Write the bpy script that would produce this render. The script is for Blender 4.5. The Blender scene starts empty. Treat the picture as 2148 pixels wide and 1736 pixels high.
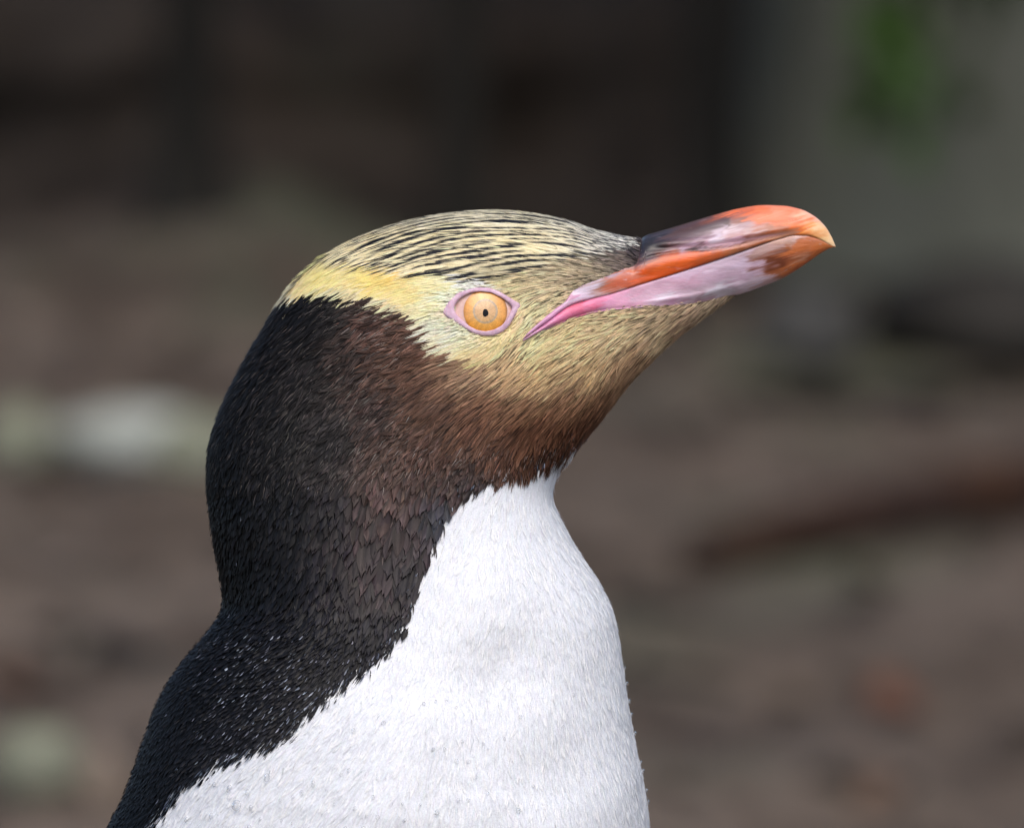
import bpy, math, random
import numpy as np
from mathutils import Vector, noise
from mathutils.bvhtree import BVHTree

rng = np.random.default_rng(7)
random.seed(7)
sc = bpy.context.scene
col = sc.collection

# ------------------------------------------------------------------ camera, sky, sun, exposure
S = 0.27 / 2148.0            # metres per measured pixel in the penguin's mid plane
Z0 = 0.586                   # height of the picture centre in that plane
PITCH = math.radians(3.0)
TP = math.tan(PITCH)
cam_d = bpy.data.cameras.new('camera')
cam = bpy.data.objects.new('camera', cam_d)
col.objects.link(cam)
cam.location = (0, -3.0, Z0 + 3.0 * TP)
cam.rotation_euler = (math.pi / 2 - PITCH, 0, 0)
cam_d.sensor_width = 36
cam_d.lens = 36 * (3.0 / math.cos(PITCH)) / 0.27
cam_d.clip_start = 0.05
cam_d.clip_end = 2000
cam_d.dof.use_dof = True
cam_d.dof.focus_distance = 2.975
cam_d.dof.aperture_fstop = 16.5
cam_d.dof.aperture_blades = 9
sc.camera = cam

SUN_EL, SUN_AZ = math.radians(55), math.radians(12)   # azimuth about z, from -y (behind the camera) towards -x
sun_dir = Vector((math.sin(SUN_AZ) * math.cos(SUN_EL), -math.cos(SUN_AZ) * math.cos(SUN_EL), math.sin(SUN_EL)))
world = bpy.data.worlds.new('World')
sc.world = world
world.use_nodes = True
wn = world.node_tree
wn.nodes.clear()
sky = wn.nodes.new('ShaderNodeTexSky')
sky.sky_type = 'NISHITA'
sky.sun_disc = False
sky.sun_elevation = SUN_EL
sky.sun_rotation = math.atan2(sun_dir.x, sun_dir.y)
sky.air_density = 1.0
sky.dust_density = 3.5
sky.ozone_density = 0.6
bg = wn.nodes.new('ShaderNodeBackground')
bg.inputs['Strength'].default_value = 0.145
wo = wn.nodes.new('ShaderNodeOutputWorld')
wn.links.new(sky.outputs[0], bg.inputs[0])
wn.links.new(bg.outputs[0], wo.inputs[0])
sun_d = bpy.data.lights.new('sun', 'SUN')
sun_d.energy = 0.85
sun_d.angle = math.radians(60)
sun_d.color = (1.0, 0.985, 0.965)
sun = bpy.data.objects.new('sun', sun_d)
col.objects.link(sun)
sun.location = (-2, -3, 6)
sun.rotation_euler = sun_dir.to_track_quat('Z', 'Y').to_euler()
sc.view_settings.view_transform = 'Standard'
sc.view_settings.look = 'None'
sc.view_settings.exposure = 0.51
sc.view_settings.gamma = 1.0
sc.view_settings.use_curve_mapping = False
sc.cycles.max_bounces = 8
sc.cycles.transparent_max_bounces = 8

# ------------------------------------------------------------------ helpers
def lin(c):
    c = np.asarray(c, float) / 255.0
    return np.where(c <= 0.04045, c / 12.92, ((c + 0.055) / 1.055) ** 2.4)

def tag(o, label=None, cat=None, group=None, kind=None):
    if label: o['label'] = label
    if cat: o['category'] = cat
    if group: o['group'] = group
    if kind: o['kind'] = kind
    return o

def empty(name, loc, parent=None):
    o = bpy.data.objects.new(name, None)
    o.location = loc
    o.empty_display_size = 0.1
    col.objects.link(o)
    return o

def mesh_obj(name, verts, faces, mat, parent=None, colors=None, smooth=True, origin=None):
    verts = np.asarray(verts, float)
    if origin is not None:
        verts = verts - np.asarray(origin)
    me = bpy.data.meshes.new(name)
    if isinstance(faces, np.ndarray) and faces.ndim == 2:
        n, k = faces.shape
        me.vertices.add(len(verts))
        me.vertices.foreach_set('co', verts.astype(np.float32).ravel())
        me.loops.add(n * k)
        me.loops.foreach_set('vertex_index', faces.astype(np.int32).ravel())
        me.polygons.add(n)
        me.polygons.foreach_set('loop_start', np.arange(0, n * k, k, dtype=np.int32))
        me.update(calc_edges=True)
    else:
        me.from_pydata(verts.tolist(), [], [list(f) for f in faces])
    me.validate(clean_customdata=False)
    if colors is not None:
        a = me.color_attributes.new('col', 'FLOAT_COLOR', 'POINT')
        c4 = np.ones((len(verts), 4), np.float32)
        c4[:, :3] = colors
        a.data.foreach_set('color', c4.ravel())
    if smooth:
        me.polygons.foreach_set('use_smooth', np.ones(len(me.polygons), bool))
    if mat:
        me.materials.append(mat)
    o = bpy.data.objects.new(name, me)
    col.objects.link(o)
    if origin is not None:
        o.location = origin
    if parent is not None:
        o.parent = parent
        o.matrix_parent_inverse = parent_inv(parent)
    return o

def parent_inv(p):
    from mathutils import Matrix
    return Matrix.Translation(-p.location)

def grid_faces(nr, nc, wrap=False):
    i, j = np.meshgrid(np.arange(nr - 1), np.arange(nc if wrap else nc - 1), indexing='ij')
    j2 = (j + 1) % nc
    return np.stack([i * nc + j, i * nc + j2, (i + 1) * nc + j2, (i + 1) * nc + j], -1).reshape(-1, 4)

class Waves:
    """smooth pseudo noise for arrays, about -1..1"""
    def __init__(self, scale, n=14, dims=2, seed=0):
        r = np.random.default_rng(seed)
        d = r.normal(size=(n, dims))
        d /= np.linalg.norm(d, axis=1, keepdims=True)
        self.k = d * (2 * math.pi / scale) * r.uniform(.55, 1.6, (n, 1))
        self.p = r.uniform(0, 6.283, n)
        self.n = n
    def __call__(self, *a):
        x = np.stack(a, -1)
        return np.sin(x @ self.k.T + self.p).sum(-1) * (1.4 / math.sqrt(self.n) / 1.0)

def smooth(a, b, x):
    t = np.clip((x - a) / (b - a), 0, 1)
    return t * t * (3 - 2 * t)

def in_poly(u, v, poly):
    poly = np.asarray(poly, float)
    r = np.zeros(np.shape(u), bool)
    x1, y1 = poly[-1]
    for x2, y2 in poly:
        c = ((y1 > v) != (y2 > v))
        with np.errstate(divide='ignore', invalid='ignore'):
            r ^= c & (u < (x2 - x1) * (v - y1) / (y2 - y1 + 1e-12) + x1)
        x1, y1 = x2, y2
    return r

def dist_line(u, v, pts):
    pts = np.asarray(pts, float)
    d = np.full(np.shape(u), 1e9)
    for (ax, ay), (bx, by) in zip(pts[:-1], pts[1:]):
        l2 = (bx - ax) ** 2 + (by - ay) ** 2 + 1e-9
        t = np.clip(((u - ax) * (bx - ax) + (v - ay) * (by - ay)) / l2, 0, 1)
        d = np.minimum(d, np.hypot(u - ax - t * (bx - ax), v - ay - t * (by - ay)))
    return d

def idw(u, v, pts, power=3.0, eps=6.0):
    pts = np.asarray(pts, float)
    out = np.zeros(np.shape(u) + (pts.shape[1] - 2,))
    wsum = np.zeros(np.shape(u))
    for p in pts:
        w = 1.0 / ((u - p[0]) ** 2 + (v - p[1]) ** 2 + eps * eps) ** (power / 2)
        wsum += w
        out += w[..., None] * p[2:]
    return out / wsum[..., None]

def WX(u): return (np.asarray(u, float) - 1074) * S
def WZ(v): return Z0 - (np.asarray(v, float) - 868) * S
def W3(u, v, y):             # point at depth y (metres, towards the far side positive) seen level with (u, v)
    return np.stack([WX(u), np.asarray(y, float) + 0 * WX(u), WZ(v) - TP * np.asarray(y, float)], -1)
def UV(P):                    # side-view coordinates of points, same on both flanks
    ay = np.abs(P[:, 1])
    return P[:, 0] / S + 1074, 868 + (Z0 - P[:, 2] + TP * ay) / S

# ------------------------------------------------------------------ materials
def nodes(name):
    m = bpy.data.materials.new(name)
    m.use_nodes = True
    nt = m.node_tree
    b = nt.nodes['Principled BSDF']
    return m, nt, b

def add_noise(nt, scale, detail=4, rough=.55, coord='Object', stretch=None, dist=0.0):
    tc = nt.nodes.new('ShaderNodeTexCoord')
    mp = nt.nodes.new('ShaderNodeMapping')
    if stretch: mp.inputs['Scale'].default_value = stretch
    nz = nt.nodes.new('ShaderNodeTexNoise')
    nz.inputs['Scale'].default_value = scale
    nz.inputs['Detail'].default_value = detail
    nz.inputs['Roughness'].default_value = rough
    nz.inputs['Distortion'].default_value = dist
    nt.links.new(tc.outputs[coord], mp.inputs['Vector'])
    nt.links.new(mp.outputs[0], nz.inputs['Vector'])
    return nz, mp

def ramp(nt, src, stops):
    r = nt.nodes.new('ShaderNodeValToRGB')
    e = r.color_ramp.elements
    while len(e) < len(stops): e.new(0.5)
    for k, (p, c) in zip(e, stops):
        k.position = p
        k.color = (*c, 1)
    nt.links.new(src, r.inputs[0])
    return r

def mixc(nt, a, b, fac, mode='MIX'):
    n = nt.nodes.new('ShaderNodeMix')
    n.data_type = 'RGBA'
    n.blend_type = mode
    if isinstance(fac, float): n.inputs[0].default_value = fac
    else: nt.links.new(fac, n.inputs[0])
    for s, x in ((6, a), (7, b)):
        if isinstance(x, tuple): n.inputs[s].default_value = (*x, 1)
        else: nt.links.new(x, n.inputs[s])
    return n.outputs[2]

def bump(nt, b, src, strength, dist):
    n = nt.nodes.new('ShaderNodeBump')
    n.inputs['Strength'].default_value = strength
    n.inputs['Distance'].default_value = dist
    nt.links.new(src, n.inputs['Height'])
    nt.links.new(n.outputs[0], b.inputs['Normal'])

def noise_mat(name, stops, scale, rough=.9, bump_s=.5, bump_d=.01, detail=5, stretch=None, coord='Object'):
    m, nt, b = nodes(name)
    nz, _ = add_noise(nt, scale, detail, stretch=stretch, coord=coord)
    r = ramp(nt, nz.outputs['Fac'], stops)
    nt.links.new(r.outputs[0], b.inputs['Base Color'])
    b.inputs['Roughness'].default_value = rough
    b.inputs['Specular IOR Level'].default_value = .2
    bump(nt, b, nz.outputs['Fac'], bump_s, bump_d)
    return m

def feather_mat():
    m, nt, b = nodes('feathers')
    at = nt.nodes.new('ShaderNodeAttribute'); at.attribute_name = 'col'
    nz, _ = add_noise(nt, 2600, 2, coord='Object')
    mr = nt.nodes.new('ShaderNodeMapRange')
    mr.inputs[1].default_value = .3; mr.inputs[2].default_value = .7
    mr.inputs[3].default_value = .88; mr.inputs[4].default_value = 1.08
    nt.links.new(nz.outputs['Fac'], mr.inputs[0])
    mul = nt.nodes.new('ShaderNodeVectorMath'); mul.operation = 'SCALE'
    nt.links.new(at.outputs['Color'], mul.inputs[0]); nt.links.new(mr.outputs[0], mul.inputs['Scale'])
    nt.links.new(mul.outputs[0], b.inputs['Base Color'])
    b.inputs['Roughness'].default_value = .42
    b.inputs['Specular IOR Level'].default_value = .2
    b.inputs['Sheen Weight'].default_value = .015
    b.inputs['Sheen Roughness'].default_value = .4
    tr = nt.nodes.new('ShaderNodeBsdfTranslucent')
    nt.links.new(mul.outputs[0], tr.inputs['Color'])
    ms = nt.nodes.new('ShaderNodeMixShader'); ms.inputs[0].default_value = .22
    out = nt.nodes['Material Output']
    nt.links.new(b.outputs[0], ms.inputs[1]); nt.links.new(tr.outputs[0], ms.inputs[2])
    nt.links.new(ms.outputs[0], out.inputs['Surface'])
    return m

def skin_mat(name, c1, c2, scale, rough=.45, sss=.15):
    m, nt, b = nodes(name)
    nz, _ = add_noise(nt, scale, 4)
    r = ramp(nt, nz.outputs['Fac'], [(.35, c1), (.65, c2)])
    nt.links.new(r.outputs[0], b.inputs['Base Color'])
    b.inputs['Roughness'].default_value = rough
    b.inputs['Subsurface Weight'].default_value = sss
    b.inputs['Subsurface Radius'].default_value = (1, .4, .3)
    b.inputs['Subsurface Scale'].default_value = .0015
    bump(nt, b, nz.outputs['Fac'], .4, .0004)
    return m

M_feather = feather_mat()
def bill_mat():
    m, nt, b = nodes('bill_horn')
    at = nt.nodes.new('ShaderNodeAttribute'); at.attribute_name = 'col'
    ang = math.radians(18)
    nz, mp = add_noise(nt, 420, 5, .6, stretch=(.16, 1, 1))
    mp.inputs['Rotation'].default_value = (0, ang, 0)
    r = ramp(nt, nz.outputs['Fac'], [(.3, (.80, .78, .78)), (.55, (1, 1, 1)), (.75, (1.12, 1.12, 1.15))])
    c = mixc(nt, at.outputs['Color'], r.outputs[0], 1.0, 'MULTIPLY')
    n2, mp2 = add_noise(nt, 900, 3, .6, stretch=(.10, 1, 1))
    mp2.inputs['Rotation'].default_value = (0, math.radians(24), 0)
    r2 = ramp(nt, n2.outputs['Fac'], [(.62, (0, 0, 0)), (.75, (1, 1, 1))])
    c2 = mixc(nt, c, (.72, .66, .70), r2.outputs[0])
    mx = mixc(nt, c, c2, .24)
    nt.links.new(mx, b.inputs['Base Color'])
    rr = ramp(nt, nz.outputs['Fac'], [(.3, (.30, .30, .30)), (.7, (.48, .48, .48))])
    nt.links.new(rr.outputs[0], b.inputs['Roughness'])
    b.inputs['Subsurface Weight'].default_value = .12
    b.inputs['Subsurface Radius'].default_value = (1, .45, .25)
    b.inputs['Subsurface Scale'].default_value = .0012
    b.inputs['Coat Weight'].default_value = .18
    b.inputs['Coat Roughness'].default_value = .22
    bump(nt, b, nz.outputs['Fac'], .6, .0005)
    return m
M_bill = bill_mat()

# ------------------------------------------------------------------ ground: one sheet, floor rising to an undercut earth bank
prof = np.array([(-300, -2.0), (-60, -.3), (-8, 0), (-2, 0), (2.6, 0), (4.0, .02), (5.2, .085), (6.4, .155), (7.4, .215), (7.9, .26), (8.25, .315),
                 (8.37, .345), (8.425, .37), (8.45, .40), (8.45, .43), (8.435, .45), (8.42, .465), (8.42, .485), (8.45, .54),
                 (8.62, .64), (9.3, .80), (11, 1.05), (16, 1.7), (30, 3.5), (80, 8), (300, 14)], float)
def resample(p, counts):
    out = []
    for (a, b, n) in zip(p[:-1], p[1:], counts):
        for k in range(n): out.append(a + (b - a) * k / n)
    out.append(p[-1])
    return np.array(out)
cnt = [4, 6, 8, 14, 22, 22, 20, 20, 16, 12, 10, 10, 8, 6, 6, 8, 8, 6, 6, 8, 12, 12, 10, 8, 6]
pr = resample(prof, cnt)
for _ in range(2):
    pr[1:-1] = .25 * pr[:-2] + .5 * pr[1:-1] + .25 * pr[2:]
xs = np.concatenate([[-300, -120, -50, -20, -10, -6, -4, -3], np.linspace(-2.4, 2.4, 130), [3, 4, 6, 10, 20, 50, 120, 300]])
w1, w2, w3 = Waves(.9, seed=3), Waves(.28, seed=4), Waves(.11, seed=5)
gx, gi = np.meshgrid(xs, np.arange(len(pr)))
gy, gz = pr[gi, 0].copy(), pr[gi, 1].copy()
near = np.exp(-np.maximum(0, np.abs(gx) - 2.4) / 2) * np.exp(-np.maximum(0, gy - 12) / 6)
away = smooth(.35, 1.2, np.hypot(gx, gy))
gz += near * (.016 * w1(gx, gy) + .007 * w2(gx, gy) + .004 * w3(gx, gy)) * away
bankw = smooth(7.6, 8.4, gy) * near
gy += bankw * (.10 * w1(gx, gz * .4) + .02 * w2(gx, gz * .5))
gz += bankw * .02 * w1(gx + 5, gy * .2)
gv = np.stack([gx, gy, gz], -1).reshape(-1, 3)
gf = grid_faces(len(pr), len(xs))
def ground_mat(name='forest_soil', k=1.0):
    m, nt, b = nodes(name)
    n1, _ = add_noise(nt, 5.5, 5, .6)
    n2, _ = add_noise(nt, 38, 6, .65)
    n3, _ = add_noise(nt, 2.2, 3, .5)
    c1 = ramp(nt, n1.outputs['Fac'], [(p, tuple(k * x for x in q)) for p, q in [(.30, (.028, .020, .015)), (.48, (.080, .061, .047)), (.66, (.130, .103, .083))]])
    c2 = ramp(nt, n2.outputs['Fac'], [(.32, (.45, .42, .40)), (.5, (1, 1, 1)), (.7, (1.5, 1.45, 1.4))])
    c = mixc(nt, c1.outputs[0], c2.outputs[0], .8, 'MULTIPLY')
    moss = ramp(nt, n3.outputs['Fac'], [(.54, (0, 0, 0)), (.66, (1, 1, 1))])
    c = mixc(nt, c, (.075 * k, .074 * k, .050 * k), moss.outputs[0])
    nt.links.new(c, b.inputs['Base Color'])
    b.inputs['Roughness'].default_value = .95
    b.inputs['Specular IOR Level'].default_value = .2
    bump(nt, b, n2.outputs['Fac'], .8, .012)
    return m
ground = mesh_obj('ground', gv, gf, ground_mat())
ground.data.materials.append(ground_mat('bank_shade_soil', .42))  # same soil darkened for the bank, its shade put into the colour
fc = gv[gf].mean(1)
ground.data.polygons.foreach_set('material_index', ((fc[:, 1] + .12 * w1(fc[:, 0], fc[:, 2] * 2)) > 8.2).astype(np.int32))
tag(ground, kind='structure')
g_bvh = BVHTree.FromPolygons([tuple(p) for p in gv], [tuple(f) for f in gf])
CAM = Vector(cam.location)
def ground_at(u, v):          # where the line of sight meets the ground
    tgt = Vector((float(WX(u)), 0, float(WZ(v))))
    h = g_bvh.ray_cast(tgt, (tgt - CAM).normalized())
    return h[0]
def drop(x, y):
    h = g_bvh.ray_cast(Vector((x, y, 5)), Vector((0, 0, -1)))
    return h[0].z
def scale_at(y): return S * (y + 3) / 3.0

# ------------------------------------------------------------------ penguin body: loft of dorsal / ventral outline pairs
rings = np.array([
 (1541,607,1548,615,5),(1502,594,1516,636,26),(1442,568,1477,665,46),(1387,540,1442,690,62),(1347,505,1405,720,74),(1300,495,1375,748,90),
 (1245,483,1345,777,110),(1190,464,1318,805,132),(1120,450,1292,838,158),(1040,443,1266,872,182),(950,448,1242,902,202),
 (860,464,1220,928,216),(770,492,1200,952,226),(690,531,1184,974,233),(630,581,1172,995,238),(590,632,1165,1012,242),
 (550,702,1160,1030,246),(510,770,1161,1050,250),(468,856,1170,1075,256),(444,928,1184,1104,264),(438,1008,1202,1140,274),
 (444,1095,1228,1180,287),(458,1175,1256,1222,304),(470,1268,1283,1278,330),(440,1324,1297,1335,356),(385,1390,1307,1405,390),
 (336,1466,1319,1490,425),(301,1560,1335,1575,455),(262,1670,1353,1665,480),(216,1770,1363,1760,500),
 (150,2000,1380,2050,552),(90,2400,1365,2480,590),(50,2900,1310,3000,590),(45,3400,1230,3600,545),
 (30,3900,1130,4150,460),(0,4350,1000,4600,360),(-70,4700,820,4880,250),(-190,5020,560,5080,150),(-330,5250,250,5230,80),(-420,5400,-200,5400,30)], float)
def catmull(P, n_per):
    P = np.vstack([2 * P[0] - P[1], P, 2 * P[-1] - P[-2]])
    out = []
    for i in range(1, len(P) - 2):
        for t in np.arange(n_per) / n_per:
            a, b, c, d = P[i - 1], P[i], P[i + 1], P[i + 2]
            out.append(.5 * (2 * b + (c - a) * t + (2 * a - 5 * b + 4 * c - d) * t * t + (3 * b - a - 3 * c + d) * t ** 3))
    out.append(P[-2])
    return np.array(out)
R = catmull(rings, 9)
NA = 144
th = np.arange(NA) / NA * 2 * math.pi
ct, st = np.cos(th), np.sin(th)
ex = 2.25
cx = np.sign(ct) * np.abs(ct) ** (2 / ex)
sy = np.sign(st) * np.abs(st) ** (2 / ex)
Cu, Cv = (R[:, 0] + R[:, 2]) / 2, (R[:, 1] + R[:, 3]) / 2
Hu, Hv = (R[:, 0] - R[:, 2]) / 2, (R[:, 1] - R[:, 3]) / 2
BU = Cu[:, None] + Hu[:, None] * cx
BV = Cv[:, None] + Hv[:, None] * cx
BY = R[:, 4][:, None] * sy * S
# soft folds in the breast and neck plumage
fold = Waves(330, seed=11); fold2 = Waves(70, seed=12)
side = np.abs(sy)[None, :] ** 1.5
amp = (5 * smooth(1000, 1400, BV) + 2.0) * side
BY = BY * (1 + 0 * BY) + np.sign(BY) * S * (amp * fold(BU * .8 + BV * .5, BV * .6 - BU * .3) + .7 * side * fold2(BU, BV))
G = lambda a, b, ra, rb: np.exp(-((BU - a) / ra) ** 2 - ((BV - b) / rb) ** 2)
BY = BY + np.sign(BY) * side * S * (34 * G(820, 1660, 300, 130) - 26 * G(1190, 1600, 150, 80) - 22 * G(1010, 1400, 190, 75) + 14 * G(1080, 1200, 120, 120) - 12 * G(1250, 1450, 60, 120))
body_v = np.stack([WX(BU), BY, WZ(BV)], -1).reshape(-1, 3)
body_f = grid_faces(len(R), NA, wrap=True)
caps = [list(range(NA))[::1], [(len(R) - 1) * NA + k for k in range(NA)][::-1]]
b0 = BVHTree.FromPolygons([tuple(p) for p in body_v], [tuple(f) for f in body_f])
RAY = Vector((0, 1, -TP)).normalized()
def body_hit(u, v):
    o = Vector((float(WX(u)), -1.0, float(WZ(v)) + TP))
    return b0.ray_cast(o, RAY)[0]
def body_y(u, v, miss=np.nan):     # depth of the near flank, in measured pixels towards the camera
    h = body_hit(u, v)
    return miss if h is None else -h.y / S

# ---- eye outlines
ez = lambda pts: [(906.2 + x * .10417, 581.8 + y * .10417) for x, y in pts]
eye_out = ez([(205,745),(300,580),(420,410),(560,310),(800,240),(1000,222),(1180,240),(1350,300),(1550,420),(1700,510),(1840,556),(1740,650),(1640,830),(1550,980),(1430,1100),(1250,1185),(1050,1192),(860,1150),(700,1050),(500,930),(350,830)])
eye_in = ez([(445,640),(500,520),(620,410),(800,330),(1000,305),(1200,330),(1380,420),(1530,520),(1622,622),(1560,745),(1500,870),(1400,980),(1250,1060),(1080,1095),(920,1070),(760,990),(620,870),(500,760)])
EC = (1018.7, 656.0)
def by_angle(poly, n):
    P = np.array(poly + [poly[0]]) - EC
    seg = np.hypot(*np.diff(P, axis=0).T)
    # sample by ray angle
    ang = np.linspace(0, 2 * math.pi, n, endpoint=False)
    out = []
    for a in ang:
        d = np.array((math.cos(a), math.sin(a)))
        best = None
        for p, q in zip(P[:-1], P[1:]):
            m = np.array([[d[0], p[0] - q[0]], [d[1], p[1] - q[1]]])
            det = np.linalg.det(m)
            if abs(det) < 1e-9: continue
            s, t = np.linalg.solve(m, p)
            if s > 0 and -1e-6 <= t <= 1 + 1e-6: best = s
        out.append(d * best)
    out = np.array(out)
    for _ in range(2):
        out = .25 * np.roll(out, 1, 0) + .5 * out + .25 * np.roll(out, -1, 0)
    return out + EC
NE = 96
e_out, e_in = by_angle(eye_out, NE), by_angle(eye_in, NE)
A = []; bb = []
for p in e_out[::4]:
    A.append((p[0] - EC[0], p[1] - EC[1], 1)); bb.append(body_y(*p))
pl, *_ = np.linalg.lstsq(np.array(A), np.array(bb), rcond=None)
def eye_plane(u, v): return pl[0] * (u - EC[0]) + pl[1] * (v - EC[1]) + pl[2]
# orbit: dent the body under the eyeball
bu, bv = UV(body_v)
er = np.hypot((bu - EC[0]) / 66, (bv - EC[1]) / 48)
dent = np.clip((1 - er ** 2) * 2.2, 0, 1) * 30 * S * (np.abs(body_v[:, 1]) > .012)
body_v[:, 1] -= np.sign(body_v[:, 1]) * dent

# ------------------------------------------------------------------ plumage colours and directions (side-view map of the bird)
white_line = [(1260,905),(1205,942),(1165,965),(1125,977),(1090,990),(1050,1000),(1010,1012),(975,1035),(945,1060),(925,1088),(905,1130),(886,1170),(872,1220),(862,1270),(850,1308),
 (820,1350),(790,1380),(750,1410),(710,1440),(670,1470),(632,1508),(600,1542),(560,1555),(520,1572),(480,1585),(440,1610),(400,1640),(370,1670),(345,1700),(320,1740),(280,1850),(240,2100),(230,2600),(260,3400),(260,4400),(100,5000)]
white_poly = white_line + [(400,5600),(2000,5600),(2000,905)]
yellow_poly = [(585,622),(610,598),(655,556),(690,534),(722,534),(770,545),(830,556),(880,572),(950,572),(1000,586),(1060,598),(1092,622),(1120,650),(1085,700),(1055,742),(1010,760),(965,750),(930,728),(905,700),(880,676),(850,655),(815,642),(780,632),(735,622),(690,614),(650,618),(615,630)]
crown_poly = [(690,534),(722,534),(770,545),(830,556),(880,572),(950,572),(1000,586),(1060,592),(1110,575),(1180,560),(1260,545),(1350,525),(1350,470),(1200,440),(1000,420),(700,480)]
bill_poly = [(1100,713),(1120,699),(1147,678),(1171,656),(1192,635),(1207,616),(1231,603),(1271,586),(1319,564),(1357,546),(1363,520),(1348,488),(1380,470),(1600,400),(1800,500),(1760,540),(1560,612),(1540,608),(1537,611),(1469,627),(1401,635),(1320,640),(1252,646),(1208,655),(1166,672),(1132,690)]
cp = [(1300,690,190,175,135),(1200,700,198,184,138),(1130,720,208,194,145),(1400,680,168,153,122),(1480,640,150,135,112),(1450,680,150,128,105),(1350,750,146,120,92),(1250,760,178,156,114),(1150,780,180,156,112),(1080,780,172,148,110),(1050,830,118,90,72),(1120,840,126,98,76),(1200,830,128,100,78),(1280,820,122,95,73),(1320,790,138,110,84),(1000,790,145,120,95),
 (950,770,130,105,85),(1250,870,98,70,54),(1200,900,86,60,46),(1150,880,110,80,63),(1100,900,98,72,58),(1150,950,68,47,36),(1050,950,82,62,52),(1000,870,108,82,68),(950,850,94,74,63),(900,800,97,76,65),(850,720,84,64,55),(800,680,72,54,48),(900,720,97,74,63),(900,950,80,63,56),(800,850,62,52,50),(750,750,58,46,42),(850,1000,74,62,57),(950,1000,66,54,50),(1000,1000,58,50,48),
 (650,650,26,24,26),(700,640,32,28,28),(600,700,32,29,29),(650,780,40,36,36),(550,800,27,26,27),(500,900,26,25,26),(600,900,33,31,32),(700,900,43,39,40),(480,1050,21,20,22),(600,1050,31,30,32),(700,1050,46,42,43),(800,1080,64,55,53),(870,1080,64,56,55),(920,1060,50,52,60),(800,1180,59,51,51),(850,1180,50,46,48),(700,1200,42,38,40),(600,1200,27,26,28),(500,1200,17,16,18),(480,1270,14,13,15),(800,1300,41,40,44),(700,1350,34,34,40),(600,1350,26,27,32),(500,1400,19,19,24),(420,1450,16,16,19),(600,1450,32,32,38),(700,1420,35,35,41),(500,1520,32,32,38),(400,1560,23,23,27),(350,1600,21,21,25),(300,1650,12,12,14),(450,1580,38,38,44),(200,2000,15,15,18),(100,3000,20,20,25),(0,4500,20,20,25),
 (1110,640,208,198,152),(1150,610,186,176,140),(1200,590,165,155,125),(1250,570,140,132,112),(1300,545,115,108,102),(1340,530,70,66,72),(1355,512,60,56,62),(1120,590,172,162,124),(1160,560,160,152,125)]
cy = [(950,628,245,240,212),(1040,596,250,247,230),(985,594,250,247,228),(955,700,246,243,222),(930,690,244,240,215),(990,722,240,232,195),(650,590,238,222,160),(700,580,243,222,145),(800,590,245,218,130),(850,570,240,206,115),(880,610,240,220,150),(940,600,240,225,170),(900,650,238,228,180),(950,660,235,228,195),(1000,598,246,242,220),(1060,600,235,225,185),(1090,640,225,215,170),(1080,690,232,218,165),(940,710,230,222,185),(1000,735,234,220,165),(1050,720,236,222,168),(700,610,225,218,175),(780,625,228,222,185),(850,650,225,215,175),(620,605,195,196,168),(1010,760,200,185,135)]
def prep(c):
    c = np.array(c, float)
    c[:, 2:] = lin(c[:, 2:])
    return c
CP, CY = prep(cp), prep(cy)
flow_pts = [(1330,500,-1,-.2),(1300,510,-1,-.22),(1200,490,-1,-.12),(1050,475,-1,.02),(900,490,-1,.14),(780,520,-1,.36),(700,560,-1,.6),(640,600,-.75,.7),(725,526,-1,.42),(903,523,-1,.12),(997,470,-1,0),(820,545,-1,.3),
 (900,590,-1,.22),(800,585,-1,.36),(950,560,-1,.08),(1060,545,-1,.02),(860,630,-1,.4),(940,640,-1,.25),(1150,540,-1,-.02),(1200,560,-1,.0),(1260,560,-1,.12),(1130,595,-1,.12),(1160,600,-.95,.3),(1110,640,-.55,.85),(1090,680,-.6,.8),(1060,600,-1,.1),(1000,592,-1,.05),
 (940,700,-1,.3),(970,740,-1,.25),(1030,745,-.85,.5),(1060,730,-.6,.8),(1100,740,-.7,.7),(1200,740,-.9,.45),(1350,700,-.9,.48),(1100,830,-.82,.55),(1200,870,-.72,.7),(1260,820,-.74,.68),(1150,930,-.5,.85),(1400,715,-.82,.55),(1480,650,-.88,.45),(1350,655,-1,.1),(1250,665,-1,.18),(1180,705,-.9,.45),(1300,780,-.76,.65),
 (850,720,-.88,.45),(900,780,-.85,.5),(700,700,-.75,.65),(620,680,-.6,.8),(700,780,-.72,.7),(900,850,-.75,.66),(750,900,-.58,.8),(600,900,-.42,.9),(500,900,-.28,.96),(1000,900,-.6,.8),(1020,820,-.85,.5),(560,760,-.5,.85),
 (600,1100,-.15,1),(750,1100,-.12,1),(850,1050,-.25,1),(900,1100,-.15,1),(500,1150,.05,1),(700,1250,-.05,1),(850,1250,-.15,1),(450,1000,-.05,1),
 (700,1350,-.4,.92),(800,1340,-.3,.95),(600,1400,-.6,.8),(500,1450,-.62,.78),(400,1500,-.5,.85),(450,1560,-.6,.8),(350,1600,-.4,.9),(300,1700,-.3,.95),(600,1500,-.6,.8),
 (1100,1000,-.35,.93),(1150,970,-.5,.85),(1100,1150,-.02,1),(1200,1300,.06,1),(1250,1500,.05,1),(1000,1400,-.1,1),(800,1500,-.35,.93),(600,1600,-.5,.85),(1000,1650,-.1,1),(1300,1650,.06,1),(900,1300,-.1,1),(500,2500,0,1),(1000,3500,-.05,1),(100,4500,-.2,1)]
FP = np.array(flow_pts, float)
FP[:, 2:] /= np.linalg.norm(FP[:, 2:], axis=1, keepdims=True)

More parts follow.
